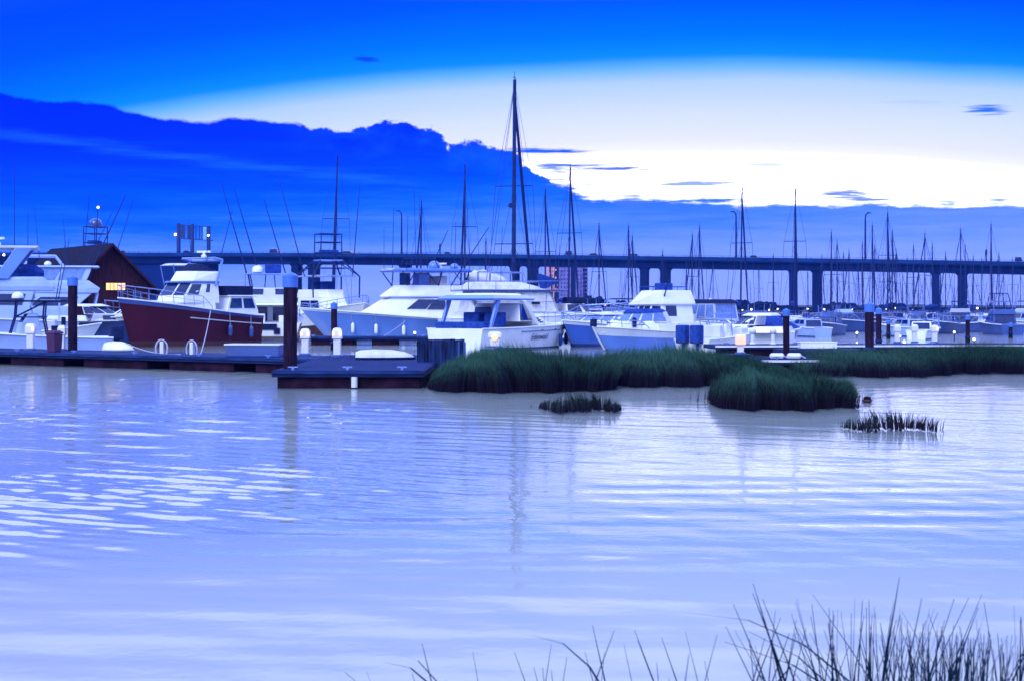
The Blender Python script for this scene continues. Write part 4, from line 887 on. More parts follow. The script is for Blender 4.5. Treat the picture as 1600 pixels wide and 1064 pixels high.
# the tall mast in the middle, its sail bundled white along the boom
def big_sloop():
    D, px, th = 95.0, 802, 20
    r = sailboat("white sloop with the marina's tallest mast and a thick white bundled sail", px, 125, D, th, M["gel"], .09, (.32, .56), M["canvasw"], True, mr=.15, boomtilt=-.0)
    for c in list(r.children):
        if c.name.startswith("boom"):
            for g in list(c.children): bpy.data.objects.remove(g)
            bpy.data.objects.remove(c)
    L = Z_(125, D) * .72; fx = .08 * L
    ba = math.pi - r.rotation_euler.z + R(8); bx, by = math.cos(ba), math.sin(ba)     # boom swung out to the side
    bo = MB().tube((fx, 0, 2.75), (fx + 3.0 * bx, 3.0 * by, 3.75), .09, .08, 8).build("boom", M["alu"], r)
    rs = []
    for u in np.linspace(0, 1, 15):
        w = .22 + .40 * math.sin(math.pi * min(1, u * 1.02 + .03)) ** .7
        z = 2.82 + 1.0 * u; v_ = w * .7
        rs.append([(fx + bx * (3.0 * u - .1) - by * v_ * math.cos(t) * (1 + .12 * math.sin(u * 40 + t * 2)), by * (3.0 * u - .1) + bx * v_ * math.cos(t) * (1 + .12 * math.sin(u * 40 + t * 2)), z + w * (.5 + .95 * math.sin(t)) + .05 * math.sin(u * 31)) for t in [k * math.pi / 6 for k in range(12)]])
    MB().rings(rs).build("bundled_sail", M["canvasw"], bo, smooth=True)
    MB().lathe((fx + .09, .12, 8.2), [(.05, 0), (.22, .05), (.22, .25), (.05, .32)], 10).build("radome", M["alu"], r)
    for a in (1.2, 3.6): MB().path([(fx - a, -1.1, 2.0), (fx - a - .3, -1.0, 4.1), (fx - a - .5, 1.0, 4.1), (fx - a - .2, 1.1, 2.0)], .05).build("stern_arch", M["steel"], r)
    house("deckhouse", [(1.2, -4.4, 2.8, 1.5, .9, .8), (2.3, -3.6, 1.4, 1.3, .8, .6)], r, M["gel"], [("s", 0, .15, .4, .45, .8), ("s", 0, .5, .8, .45, .8)])
    house("dodger", [(2.3, -3.0, .2, 1.2, .9, .3), (2.75, -2.6, -.4, 1.0, .8, .3)], r, M["gelblue"])
big_sloop()
for a in [
    ("sloop whose mast leans behind the railed tuna tower", 521, 245, 118, 200, W_, .32, (.62,), M["canvas"]),
    ("sloop with the short mast rising over the big sportfisherman's hardtop", 657, 315, 150, 195, GR, .1, (.55,), None),
    ("sloop with mast between the sportfisherman and the tallest mast", 726, 258, 125, 200, W_, .03, (.6,), None),
    ("ketch rigged sloop with slim mast in front of the pink tower block", 852, 297, 140, 20, W_, .0, (.52,), None),
    ("sloop with mast dividing the pink tower block from its shaded half", 888, 262, 124, -20, W_, .17, (.57,), M["canvas"]),
    ("small sloop with bare mast just right of the tower block", 936, 352, 165, 15, GR, .0, (.5,), None),
    ("sloop with the taller mast beside the left column of the middle bridge piers", 982, 354, 170, 10, NV, .0, (.55,), None),
    ("sloop with the shorter mast beside the left column of the middle bridge piers", 988, 370, 185, 12, GR, .0, (.5,), None),
    ("sloop with the shorter of two masts above the cream cruiser's enclosure", 1081, 368, 175, 190, GR, .05, (.5,), None),
    ("sloop with the taller of two masts above the cream cruiser's enclosure", 1091, 355, 168, 15, W_, .15, (.55,), None),
    ("sloop with tall mast standing behind the glowing white pedestal", 1157, 293, 132, 12, W_, .15, (.58, ), M["canvas"]),
    ("sloop with tall mast crossing the left column of the bridge piers beside the slim pile", 1241, 295, 130, 14, RB, .1, (.6,), M["canvas"]),
    ("sloop with thin mast right of the bridge piers beside the slim pile", 1299, 363, 180, 20, GR, .0, (.5,), None),
    ("sloop with the tallest mast of the far fleet right of the paired piles", 1387, 333, 150, 8, W_, .0, (.6, .35), M["canvas"]),
]:
    sailboat(*a)
# the far fleet: copies of three kinds, each with its own mast height and place
protos = [sailboat("", 1363, 352, 190, 15, GR, .0, (.55,), None), sailboat("", 1445, 367, 200, 190, NV, .0, (.5,), M["canvas"]), sailboat("", 1501, 361, 185, 100, W_, .0, (.55,), None, jib=False)]
def proto_h(p): return {0: Z_(352, 190), 1: Z_(367, 200), 2: Z_(361, 185)}[p]
protos[0]["label"] = "grey sloop with mast rising straight over the thick paired piles"
protos[1]["label"] = "navy sloop with mast just left of the right bridge pier pair"
protos[2]["label"] = "white sloop with mast in front of the right column of the right bridge pier pair"
for px, yt, D, th, k, lb in [
    (1318, 395, 200, 20, 0, "short grey sloop left of the curved bridge lamp post on the right"),
    (1347, 378, 210, 10, 1, "navy sloop with mast close left of the curved bridge lamp post on the right"),
    (1371, 385, 195, 200, 2, "white sloop with thin mast close left of the far fleet's tallest mast"),
    (1393, 361, 205, 15, 0, "grey sloop with mast close right of the far fleet's tallest mast"),
    (1404, 392, 215, 170, 1, "short navy sloop second right of the far fleet's tallest mast"),
    (1427, 384, 200, 12, 2, "white sloop with thin mast midway between the paired piles and the right pier pair"),
    (1456, 381, 220, 20, 0, "grey sloop with mast touching the left column of the right bridge pier pair"),
    (1480, 396, 210, 190, 1, "navy sloop with mast in the gap of the right bridge pier pair"),
    (1508, 384, 215, 10, 0, "grey sloop with mast just right of the right bridge pier pair"),
    (1535, 405, 205, 15, 2, "white sloop with short mast over the pale convertible's left side"),
    (1548, 350, 180, 18, 0, "grey sloop with tall mast directly over the pale convertible"),
    (1570, 428, 215, 170, 1, "navy sloop with low mast over the pale convertible's right side"),
    (1597, 430, 190, 100, 2, "white sloop with leaning mast at the far right end of the marina"),
    (1410, 428, 230, 30, 0, "small grey sloop with low mast left of the right dock lamp pedestal"),
    (1492, 450, 225, 10, 2, "tiny white sloop with low mast between the right bridge pier columns"),
    (1283, 400, 215, 15, 1, "navy sloop with short mast against the right column beside the slim pile"),
    (1310, 378, 230, 170, 2, "white sloop with thin bare mast midway between the slim pile and the paired piles"),
    (1340, 405, 225, 20, 0, "short masted grey sloop over the grey cabin cruiser"),
    (1072, 402, 215, 10, 0, "short grey sloop just left of the two masts over the cream cruiser"),
    (1116, 410, 225, 170, 1, "low navy sloop between the cream cruiser's masts and the tall mast behind the pedestal"),
    (1185, 416, 225, 20, 2, "small white sloop just right of the tall mast behind the glowing pedestal"),
    (1208, 398, 205, 15, 0, "grey sloop with short mast left of the bridge piers beside the slim pile"),
    (1262, 425, 228, 10, 2, "small white sloop in the gap between the columns beside the slim pile"),
    (1329, 392, 215, 190, 1, "navy sloop with short mast nearest left of the paired piles"),
    (1381, 412, 230, 15, 2, "small white sloop half behind the far fleet's tallest mast"),
    (1418, 402, 220, 10, 0, "grey sloop with short mast left of the pale unlit pedestal"),
    (1437, 422, 232, 170, 2, "small white sloop with low mast above the warm lit pedestal's left"),
    (1470, 410, 220, 15, 0, "grey sloop with mast hard against the right bridge pier pair's left column"),
    (1521, 400, 222, 20, 1, "navy sloop with short mast halfway from the right pier pair to the pale convertible"),
    (1562, 396, 218, 15, 0, "grey sloop with short mast right of the pale convertible's tower"),
    (1583, 405, 226, 10, 2, "white sloop with short mast second from the far right end"),
    (1034, 392, 205, 12, 1, "navy sloop with mast against the right column of the middle bridge piers"),
    (914, 408, 215, 15, 0, "short grey sloop at the right foot of the tower block"),
    (760, 372, 190, 170, 1, "navy sloop with short mast left of the tallest mast")]:
    c = copy_tree(protos[k]); s = Z_(yt, D) / proto_h(k)
    c.scale = (s, s, s); c.rotation_euler = (0, 0, R((76 if abs(((th + 180) % 360) - 180) <= 90 else 104) + rng.uniform(-10, 10))); c.location = (X_(px, D), D, 0)
    c["label"] = lb
protos_done = True
# ---------------------------------------------------------------- docks
DZ = 0.45
def dock(label, o, d, length, w, floats, ztop=DZ, fl=None, edge=None):
    """o = front corner (world xy), d = unit direction along the front edge; the deck lies behind the edge"""
    rz = math.atan2(d[1], d[0]); r = thing("floating_dock", label, "dock", (o[0], o[1], 0), rz, "floating docks")
    mb = MB(); n = int(length / .6)
    if w > length:
        for i in range(60): mb.box((length / 2, (i + .5) * w / 60, ztop - .02 + .003 * (i % 3)), (length - .1, w / 60 - .02, .04))
        n = 0
    for i in range(n):                                       # decking laid across in boards, merged as one deck
        x = (i + .5) * length / n; mb.box((x, w / 2, ztop - .02 + .003 * (i % 3)), (length / n - .015, w - .1, .04))
    mb.build("deck", M["deckwood"] if w > length else M["decklong"], r)
    f = MB().box((length / 2, .05, ztop - .09), (length, .1, .16)).box((length / 2, w - .05, ztop - .09), (length, .1, .16)).box((.05, w / 2, ztop - .09), (.1, w - .2, .16)).box((length - .05, w / 2, ztop - .09), (.1, w - .2, .16))
    f.build("fascia", M["fascia"], r, bevel=.015)
    MB().box((length / 2, -.022, ztop - .05), (length, .04, .07)).build("rub_strip", edge or M["deckwood"], r)
    for x in np.arange(.5, length, 2.9 if length > 6 else 1.35):
        MB().box((x, .16, ztop + .03), (.06, .05, .07)).box((x, .16, ztop + .075), (.24, .04, .035)).build("cleat", M["steel"], r)
    for a, b in floats:
        MB().box(((a + b) / 2, w / 2, .04), (b - a, w - .25, .50)).build("float", fl or M["floatm"], r, bevel=.03)
    return r
dk = (0.84, -0.543); nk = (0.543, 0.84); P0 = (-25.0, 57.6)
MAIN_L = 23.5
dock("long weathered floating dock running in from the left to the big pile", P0, dk, MAIN_L, 3.0, [(.3, 3.2), (4.6, 7.2), (8.9, 11.6), (12.6, 15.6), (16.6, 19.4), (20.3, 23.2)])
def on_dock(px, w):
    """point of the long dock on the picture column px, w metres behind its front edge"""
    k = (px - 800) / F; ax, ay = P0[0] + nk[0] * w, P0[1] + nk[1] * w
    s = (k * ay - ax) / (dk[0] - k * dk[1]); return (ax + dk[0] * s, ay + dk[1] * s, DZ + .005)
fx0, fx1, fy = -5.92, -2.15, 37.4
dock("finger dock with dark floats ending at the big capped pile", (fx0, fy), (1, 0), fx1 - fx0, 12.0, [(.12, 1.95), (2.12, 3.65)])
MB().tube((2.035, .03, .03), (2.035, .03, .29), .078, n=10).build("fender_post", M["whiteplas"], bpy.data.objects["floating_dock.001"])
dock("far dock with dark gaps under the sportfisherman", (-11.0, 80), (1, 0), 9.5, 2.4, [(.4, 2.6), (3.6, 4.9), (6.2, 7.2), (8.1, 9.2)])
dock("pale edged dock running off to the right behind the marsh grass", (8.3, 62), (.995, .1), 22, 2.2, [(.5, 4), (6, 10), (12, 16), (18, 21.5)], edge=M["whiteplas"])
dock("small low float with white rolls at the gap in the marsh grass", (7.55, 46), (1, 0), 1.75, 2.4, [(.1, .5), (1.1, 1.6)], ztop=.42, edge=M["whiteplas"])
def pile(label, px, py, D, r, base=-1.2):
    zt = Z_(py, D); t = thing("dock_pile", label, "pile", (X_(px, D), D, 0), rng.uniform(0, 6), "capped mooring piles")
    ch = 2.2 * r
    zs = np.linspace(base, zt - ch, 12); rs = [[((r + rng.uniform(-.006, .006)) * math.cos(k * .3927), (r + rng.uniform(-.006, .006)) * math.sin(k * .3927), z) for k in range(16)] for z in zs]
    MB().rings(rs).build("pole", M["pile"], t, smooth=True)
    MB().lathe((0, 0, zt - ch - .02), [(r * 1.12, 0), (r * 1.14, ch * .78), (r * .9, ch * .86), (r * .06, ch + .02)], 20).build("cap", M["cap"], t, smooth=True)
    MB().lathe((0, 0, .3), [(r * 1.15, 0), (r * 1.35, .03), (r * 1.35, .09), (r * 1.15, .12)], 16).build("guide_hoop", M["alu"], t)
    hw_ = [.30 + .16 * math.sin(k * 1.7 + px) * rng.random() for k in range(16)]
    MB().rings([[((r + .012) * math.cos(k * .3927), (r + .012) * math.sin(k * .3927), z if z < .2 else hw_[k]) for k in range(16)] for z in (-.6, .05, .3)]).build("tide_weed", M["weed"], t, smooth=True)
    return t
pile("thick dark pile with pale conical cap standing at the finger dock", 453.5, 425, 38.4, .172)
pile("dark pile with pale cap standing through the long dock on the left", 113.5, 430, 54.0, .165)
pile("thin dark pile behind the left dock before the convertible yacht", 134.5, 454, 83, .145)
pile("dark pile with white cap rising behind the right one of the two lamp pedestals", 522, 472, 70, .14)
pile("slim dark pile with pale cap beside the small low float", 1228.5, 482, 49.5, .105)
pile("thicker of the paired dark piles on the right dock", 1358.5, 472, 60, .175)
pile("thinner of the paired dark piles on the right dock", 1373, 481, 74, .135)
pile("short dark pile at the feet of the right bridge pier pair", 1512, 492, 84, .12)
pile("small faint pile just right of the paired piles", 1388, 500, 96, .12)
pile("faint pile beside the pale convertible at the right edge", 1579, 504, 98, .12)
def pedestal(label, px, D, x=None, y=None, h=.85, lit=2, w=.24):
    p = at(px, 480, D) if x is None else None
    loc = (p.x, D, DZ + .005) if p is not None else (x, y, DZ + .005)
    t = thing("power_pedestal", label, "pedestal", loc, 0, "dock power pedestals")
    mb = MB().lathe((0, 0, 0), [(w * .72, 0), (w * .72, .05), (w * .56, .08)], 4 * 3)
    mb.build("base", M["gelgrey"], t)
    MB().box((0, 0, h * .34), (w * .82, w * .7, h * .6)).box((w * .22, -w * .37, h * .32), (w * .3, .02, h * .5)).build("post", M["whiteplas"], t, bevel=.02)
    MB().rings([[(a * w * .56 * k, b * w * .5 * k, z) for a, b in ((-1, -1), (1, -1), (1, 1), (-1, 1))] for z, k in ((h * .62, .95), (h * .64, 1.0), (h * .88, 1.0), (h * .98, .72), (h, .35))]).build("hood", M["whiteplas"], t, bevel=.015)
    for s in ((-1, 1) if lit == 2 else (1,) if lit == 1 else ()):
        MB().box((s * w * .42, -w * .49, h * .79), (w * .26, .05, h * .12)).build("lamp", M["lampwarm"] if s > 0 else M["lampwhite"] if False else M["lampwarm"], t, bevel=.01)
    if lit:
        ld = bpy.data.lights.new("pedestal_glow", 'POINT'); ld.energy = 0.3; ld.color = (1, .6, .25); ld.shadow_soft_size = .06
        lo = bpy.data.objects.new("pedestal_glow", ld); COL.objects.link(lo); lo.parent = t; lo.location = (w * .52, -w * .9, h * .8)
    return t
a = on_dock(48, 1.6); pedestal("white lamp pedestal glowing on the left dock by the T-top boat", 0, 0, a[0], a[1], .96, 1, .30)
a = on_dock(97, 1.9); pedestal("unlit white pedestal close left of the pile on the left dock", 0, 0, a[0], a[1], .9, 0, .24)
pedestal("lit pedestal close right of the big pile", 477, 48.6, lit=2, h=.86, w=.27)
pedestal("lit pedestal in the middle of the finger dock with the thin pile behind it", 527, 47.2, lit=2, h=.90, w=.27)
t_ = pedestal("white pillar with round orange lamp in front of the lettered cruiser", 773, 58, h=.62, lit=0, w=.46)
t_.location.z = .45
MB().ball((.0, -.22, .40), .12, n=16).build("lamp", M["lampwarm"], t_, smooth=True)
ld = bpy.data.lights.new("pedestal_glow", 'POINT'); ld.energy = .5; ld.color = (1, .6, .25); ld.shadow_soft_size = .1
lo = bpy.data.objects.new("pedestal_glow", ld); COL.objects.link(lo); lo.parent = t_; lo.location = (0, -.5, .45)
MB().box((X_(792, 59), 59.0, 0.21), (.9, 1.6, .42)).build("dock_landing", M["fascia"])
tag(bpy.data.objects["dock_landing"], "low landing under the white pillar with the round lamp", "dock")
# the glowing pedestal of the right dock, with a lit body
t_ = pedestal("bright pinkish glowing pedestal at the left end of the right dock", 1157, 53, h=.66, lit=0, w=.26)
t_.location.z = .36
MB().box((0, -.02, .5), (.34, .32, .34)).build("lamp", M["winlit2"], t_, bevel=.03)
MB().box((X_(1157, 53), 53.6, .17), (.9, 1.6, .36)).build("dock_landing", M["fascia"])
tag(bpy.data.objects["dock_landing.001"], "small landing float under the pinkish glowing pedestal", "dock")
def round_pedestal(label, px, D):
    t = thing("power_pedestal", label, "pedestal", (X_(px, D), D, DZ + .005), 0, "dock power pedestals")
    MB().lathe((0, 0, 0), [(.13, 0), (.13, .04), (.085, .07), (.08, .42)], 14).build("post", M["whiteplas"], t, smooth=True)
    MB().ball((0, 0, .54), .15, 1.0, 14, 10).build("head", M["whiteplas"], t, smooth=True)
    return t
round_pedestal("round headed white pedestal nearer the pinkish glowing one", 1176, 63.5)
round_pedestal("round headed white pedestal nearer the slim capped pile", 1208, 63.5)
pedestal("warm lit pedestal at the end of the right dock above its orange reflection", 1460, 65, lit=1, h=.78, w=.26)
pedestal("unlit pale pedestal right of the paired piles", 1402, 65, lit=0, h=.8, w=.24)
pedestal("unlit pale pedestal left of the warm lit one on the right dock", 1429, 65.5, lit=0, h=.8, w=.24)
# things lying on the docks
a = on_dock(85, .6); b_ = thing("trash_bin", "dark red bin on the left dock between two pedestals", "bin", a, R(-30))
MB().rings([[(x * k, y * k, z) for x, y in ((-.2, -.2), (.2, -.2), (.2, .2), (-.2, .2))] for z, k in ((0, .85), (.62, 1.0))]).build("bin_body", M["redplas"], b_, bevel=.02)
MB().rings([[(x * k, y * k, z) for x, y in ((-.22, -.22), (.22, -.22), (.22, .22), (-.22, .22))] for z, k in ((.625, 1.0), (.67, 1.0), (.74, .6))]).build("lid", M["redplas"], b_, bevel=.01)
def coil(label, px, w, tilt):
    a = on_dock(px, w); t = thing("hose_coil", label, "hose", a, R(tilt), "hoses hung on dock stands")
    mb = MB()
    for k in range(2):
        pts = [(.05 * k - .02, .20 * math.cos(q) + .03 * k, .16 + .30 * math.sin(q)) for q in [-.5 + i * .28 for i in range(16)]]
        mb.path(pts, .024, 6)
    mb.build("hose", M["rope"], t); MB().box((0, 0, .2), (.12, .12, .4)).build("stand", M["whiteplas"], t, bevel=.01)
coil("white hose coil on the left of the pair before the maroon hull", 253, 1.4, 85); coil("white hose coil on the right of the pair before the maroon hull", 300, 1.2, 70)
a = on_dock(186, 2.75); t_ = thing("upturned_dinghy", "white upturned dinghy on the dock before the maroon bow", "dinghy", a, R(-20))
def dinghy_shell(t, L, B, H, m1, m2):
    rs = []
    for u, w, z in ((-.5, .55, .75), (-.42, .8, .92), (-.2, 1, 1.0), (.1, .95, .95), (.32, .7, .75), (.45, .35, .45), (.5, .06, .2)):
        rs.append([(u * L, B / 2 * w * c, max(.02, H * z * s)) for c, s in ((-1, 0), (-.97, .45), (-.6, .9), (0, 1.0), (.6, .9), (.97, .45), (1, 0))])
    MB().rings(rs).build("shell", m1, t, smooth=True)
    MB().path([(r[0][0], r[0][1] * 1.02, .04) for r in rs], .035).path([(r[-1][0], r[-1][1] * 1.02, .04) for r in rs], .035).build("gunwale", m2, t)
dinghy_shell(t_, 1.15, .7, .34, M["gel"], M["gel2"])
t_ = thing("upturned_dinghy", "pale covered dinghy lying on the finger dock beside the plank bulkhead", "dinghy", (X_(602, 45), 45, DZ + .005), R(8))
dinghy_shell(t_, 1.75, .8, .30, M["canvasw"], M["canvasd"])
a = on_dock(400, .9); t_ = thing("dock_box", "long white dock box left of the big pile", "dock box", a, math.atan2(dk[1], dk[0]) + R(22))
MB().box((0, 0, .17), (1.75, .7, .34)).build("box_body", M["gelgrey"], t_, bevel=.03); MB().box((0, 0, .37), (1.85, .78, .06)).build("lid", M["gel2"], t_, bevel=.02)
t_ = thing("dock_box", "long bright white dock box right of the slim capped pile", "dock box", (X_(1281, 60), 60.5, .35), R(2))
MB().box((0, 0, .12), (1.45, .6, .22)).build("box_body", M["gel"], t_, bevel=.03); MB().box((0, 0, .25), (1.5, .64, .05)).build("lid", M["gel"], t_, bevel=.02)
MB().box((X_(1281, 60), 60.6, .16), (3.2, 1.8, .37)).build("dock_landing", M["fascia"])
tag(bpy.data.objects["dock_landing.002"], "low landing carrying the bright white dock box", "dock")
for px, lb in ((1214, "white rolled fender on the small low float nearest the grass on its left"), (1241, "white rolled fender on the small low float right of the slim pile")):
    t_ = thing("fender", lb, "fender", (X_(px, 46.5), 46.5, .50), R(rng.uniform(-15, 15)), "fenders on the small float")
    MB().rings([[(x, .09 * w * math.cos(q), .01 + .09 * w * math.sin(q)) for q in [k * .785 for k in range(8)]] for x, w in ((-.22, .4), (-.17, 1), (.17, 1), (.22, .4))]).build("fender_body", M["whiteplas"], t_, smooth=True)
    MB().tube((.22, 0, .01), (.34, .03, -.05), .02).build("fender_line", M["rope"], t_)
# mooring lines
def line(label, p, q, sag=.1, r=.02):
    t = thing("mooring_line", label, "rope", p, 0, "mooring lines"); d = Vector(q) - Vector(p)
    MB().path([tuple(d * u - Vector((0, 0, sag * 4 * u * (1 - u)))) for u in np.linspace(0, 1, 10)], r, 5).build("rope", M["rope"], t)
a = on_dock(313, .9); line("pale mooring line rising from the dock to the maroon hull's side", a, tuple(at(329, 486, 76.5)), .15)
a = on_dock(282, 1.0); line("low mooring line lying toward the upturned dinghy", a, on_dock(196, 2.2)[:2] + (.75,), .12)
line("thin mooring line across the sportfisherman's blue side", tuple(at(583, 533, 84)), tuple(at(633, 502, 90.0)), .1, .022)
# plank bulkhead at the dock's end
t_ = thing("plank_bulkhead", "dark blue upright plank bulkhead between finger dock and marsh grass", "bulkhead", (X_(652, 43), 43, 0))
mb = MB(); x = 0.0
while x < 1.28:
    w = rng.uniform(.10, .15); mb.box((x + w / 2, rng.uniform(-.01, .01), .5), (w - .003, .06, 1.2 + rng.uniform(-.03, .03))); x += w
mb.build("planking", M["timber"], t_)
MB().box((.65, .07, .95), (1.34, .08, .14)).box((.65, .07, .35), (1.34, .08, .14)).box((.65, .045, .48), (1.32, .02, 1.1)).build("wale", M["timber"], t_)
for xx in (1.18, 1.34): MB().tube((xx, -.08, -.2), (xx, -.08, 1.02), .035, n=8).build("post", M["gelgrey"], t_)
# ---------------------------------------------------------------- cedar house with a lit window
Dh = 106.0; hb = R(35); gx, gy = math.sin(hb), -math.cos(hb)         # gable normal
apex = at(173, 381, Dh)
t_ = thing("cedar_house", "dark cedar gabled house with a glowing window at the left of the marina", "house", (apex.x, apex.y, 0), hb)
# local: x along the gable, -y out of the gable, ridge runs back along +y
zr = apex.z; hw, ez, LL = 3.05, 3.45, 12.5
poly = [(-hw, 0.3), (hw, 0.3), (hw, ez), (0, zr - .12), (-hw, ez)]
w_ = MB().prism(poly, 0.25, LL).build("wall", M["cedar"], t_)
rf = MB(); ov = .45
for s in (-1, 1):
    sl = (zr - ez) / hw; ex = hw + .5; e2 = zr - sl * ex
    rf.add([(0, -ov, zr + .02), (s * ex, -ov, e2 + .02), (s * ex, LL + ov, e2 + .02), (0, LL + ov, zr + .02), (0, -ov, zr - .13), (s * ex, -ov, e2 - .13), (s * ex, LL + ov, e2 - .13), (0, LL + ov, zr - .13)],
           [(0, 1, 2, 3), (4, 5, 6, 7), (0, 1, 5, 4), (1, 2, 6, 5), (2, 3, 7, 6)])
rf.build("roof", M["shingle"], t_)
ff = MB()
for s in (-1, 1):
    ff.add([(0, -ov - .03, zr + .0), (s * ex, -ov - .03, e2), (s * ex, -ov - .03, e2 - .2), (0, -ov - .03, zr - .2), (0, -ov, zr), (s * ex, -ov, e2), (s * ex, -ov, e2 - .2), (0, -ov, zr - .2)], [(0, 1, 2, 3), (0, 1, 5, 4), (2, 3, 7, 6), (1, 2, 6, 5), (0, 3, 7, 4)])
ff.build("fascia", M["cedar"], t_)
fr_ = MB().box((.42, .22, 3.42), (1.5, .08, .62)).build("window_frame", M["cedar"], t_)
MB().box((.42, .17, 3.42), (1.36, .03, .48)).build("lit_pane", M["winlit"], fr_)
mn = MB()
for k in range(1, 5): mn.box((.42 - .68 + k * .272, .15, 3.42), (.035, .03, .48))
mn.build("muntin", M["cedar"], fr_)
fr_ = MB().box((2.0, .22, 2.6), (.9, .08, 1.1)).build("window_frame", M["cedar"], t_); MB().box((2.0, .17, 2.6), (.76, .03, .95)).build("dark_pane", M["glass"], fr_)
MB().box((1.1, .2, 1.45), (.95, .08, 2.1)).build("door", M["cedar"], t_)
dd = MB().box((0, -.8, .35), (7.2, 2.6, .2))
for xx in (-3.2, 3.2): dd.tube((xx, -1.9, -.8), (xx, -1.9, .3), .14, n=10)
for xx in (-3, 0, 3):
    for yy in (1, 5, 9): dd.tube((xx, yy, -.8), (xx, yy, .3), .14, n=8)
dd.build("porch_deck", M["deckwood"], t_)
# ---------------------------------------------------------------- road bridge
BL = Vector((X_(-500, 520), 520, 0)); BR = Vector((X_(1900, 392), 392, 0)); bd = (BR - BL).normalized(); bn = Vector((-bd.y, bd.x, 0)); BLEN = (BR - BL).length
def bridge_s(px):                                                    # arc length on the bridge's near edge seen in column px
    k = (px - 800) / F; return (k * BL.y - BL.x) / (bd.x - k * bd.y)
ztab = [(px, Z_(py, (BL + bd * bridge_s(px)).y)) for px, py in ((-480, 391), (0, 395), (300, 395.5), (500, 396), (800, 398), (1100, 402), (1400, 406), (1600, 409.5), (1880, 416))]
ztab = [(bridge_s(p), z) for p, z in ztab]
def bz(s):
    xs = [a for a, _ in ztab]; return float(np.interp(s, xs, [b for _, b in ztab]))
bt = thing("road_bridge", "long dark concrete road bridge on paired columns behind the marina", "bridge", (BL.x, BL.y, 0), math.atan2(bd.y, bd.x))
wd = 11.0
def sweep(sec, n=60):
    return [[(s, y, bz(s) + z) for y, z in sec] for s in np.linspace(0, BLEN, n)]
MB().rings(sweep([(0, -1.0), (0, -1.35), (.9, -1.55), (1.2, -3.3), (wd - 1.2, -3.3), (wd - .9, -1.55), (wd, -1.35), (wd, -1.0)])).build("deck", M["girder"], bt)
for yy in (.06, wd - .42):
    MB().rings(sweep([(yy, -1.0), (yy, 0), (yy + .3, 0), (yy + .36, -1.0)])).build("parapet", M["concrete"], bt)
for c1, c2 in ((-180, -140), (0, 40), (457, 484.5), (627, 655), (800, 828.5), (1004, 1037), (1238, 1275.5), (1462, 1504), (1712, 1752)):
    for c, w in ((c1, 12), (c2, 14.5)):
        s = bridge_s(c); Dp = (BL + bd * s).y; ww = w * Dp / F
        if c == 655: continue
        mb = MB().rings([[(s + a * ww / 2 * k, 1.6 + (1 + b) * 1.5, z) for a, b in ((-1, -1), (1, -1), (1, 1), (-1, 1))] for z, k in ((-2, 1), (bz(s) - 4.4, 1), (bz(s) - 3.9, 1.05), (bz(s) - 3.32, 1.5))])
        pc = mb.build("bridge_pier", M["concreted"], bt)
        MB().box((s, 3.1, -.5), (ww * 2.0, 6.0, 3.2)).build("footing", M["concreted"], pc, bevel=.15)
s0, s1 = bridge_s(-420), bridge_s(321)
MB().rings([[(s, 2, -1), (s, 2, bz(s) - 3.35), (s, 9, bz(s) - 3.35), (s, 9, -1)] for s in np.linspace(s0, s1, 6)]).build("abutment_wall", M["ramp"], bt)
jt = MB(); rl_ = MB()
for s in np.arange(8, BLEN - 8, 14.0): jt.box((s, .04, bz(s) - .5), (.14, .06, .98))
jt.build("expansion_joint", M["girder"], bt)
rl_.rings(sweep([(.16, .28), (.16, .36), (.26, .36), (.26, .28)]))
for s in np.arange(3, BLEN - 3, 3.5): rl_.box((s, .21, bz(s) + .14), (.1, .1, .3))
rl_.build("railing", M["girder"], bt)
# gantry sign standing on the bridge
s = bridge_s(302); gb = BL + bd * s; gz = bz(s)
g = thing("gantry_sign", "highway sign gantry with dark panels seen from behind on the bridge", "sign", (gb.x, gb.y, gz - .1), math.atan2(bd.y, bd.x) - R(6)); u_ = gb.y / F
xs = [(-29.0) * u_, (-3.5) * u_, 26.0 * u_]; zt_ = 46 * u_; zb_ = 25 * u_
for x, ww, top in zip(xs, (4.5, 3.6, 4.2), (47, 46, 42)): MB().box((x, .6, top * u_ / 2), (ww * u_, ww * u_, top * u_)).build("post", M["signpanel"], g)
def sx(x): return 1 - .0 * x
fr2 = MB()
fr2.add([(xs[0], .3, zt_), (xs[2], .3, zt_ - 5 * u_), (xs[2], .3, zt_ - 6.4 * u_), (xs[0], .3, zt_ - 1.4 * u_), (xs[0], .9, zt_), (xs[2], .9, zt_ - 5 * u_), (xs[2], .9, zt_ - 6.4 * u_), (xs[0], .9, zt_ - 1.4 * u_)], [(0, 1, 2, 3), (4, 5, 6, 7), (0, 1, 5, 4), (1, 2, 6, 5), (2, 3, 7, 6), (3, 0, 4, 7)])
fr2.add([(xs[0] - 3 * u_, .3, zb_), (xs[2] + 7 * u_, .3, zb_ - 5 * u_), (xs[2] + 7 * u_, .3, zb_ - 6.6 * u_), (xs[0] - 3 * u_, .3, zb_ - 1.6 * u_), (xs[0] - 3 * u_, .9, zb_), (xs[2] + 7 * u_, .9, zb_ - 5 * u_), (xs[2] + 7 * u_, .9, zb_ - 6.6 * u_), (xs[0] - 3 * u_, .9, zb_ - 1.6 * u_)], [(0, 1, 2, 3), (4, 5, 6, 7), (0, 1, 5, 4), (1, 2, 6, 5), (2, 3, 7, 6), (3, 0, 4, 7)])
fr2.build("truss_frame", M["signpanel"], g)
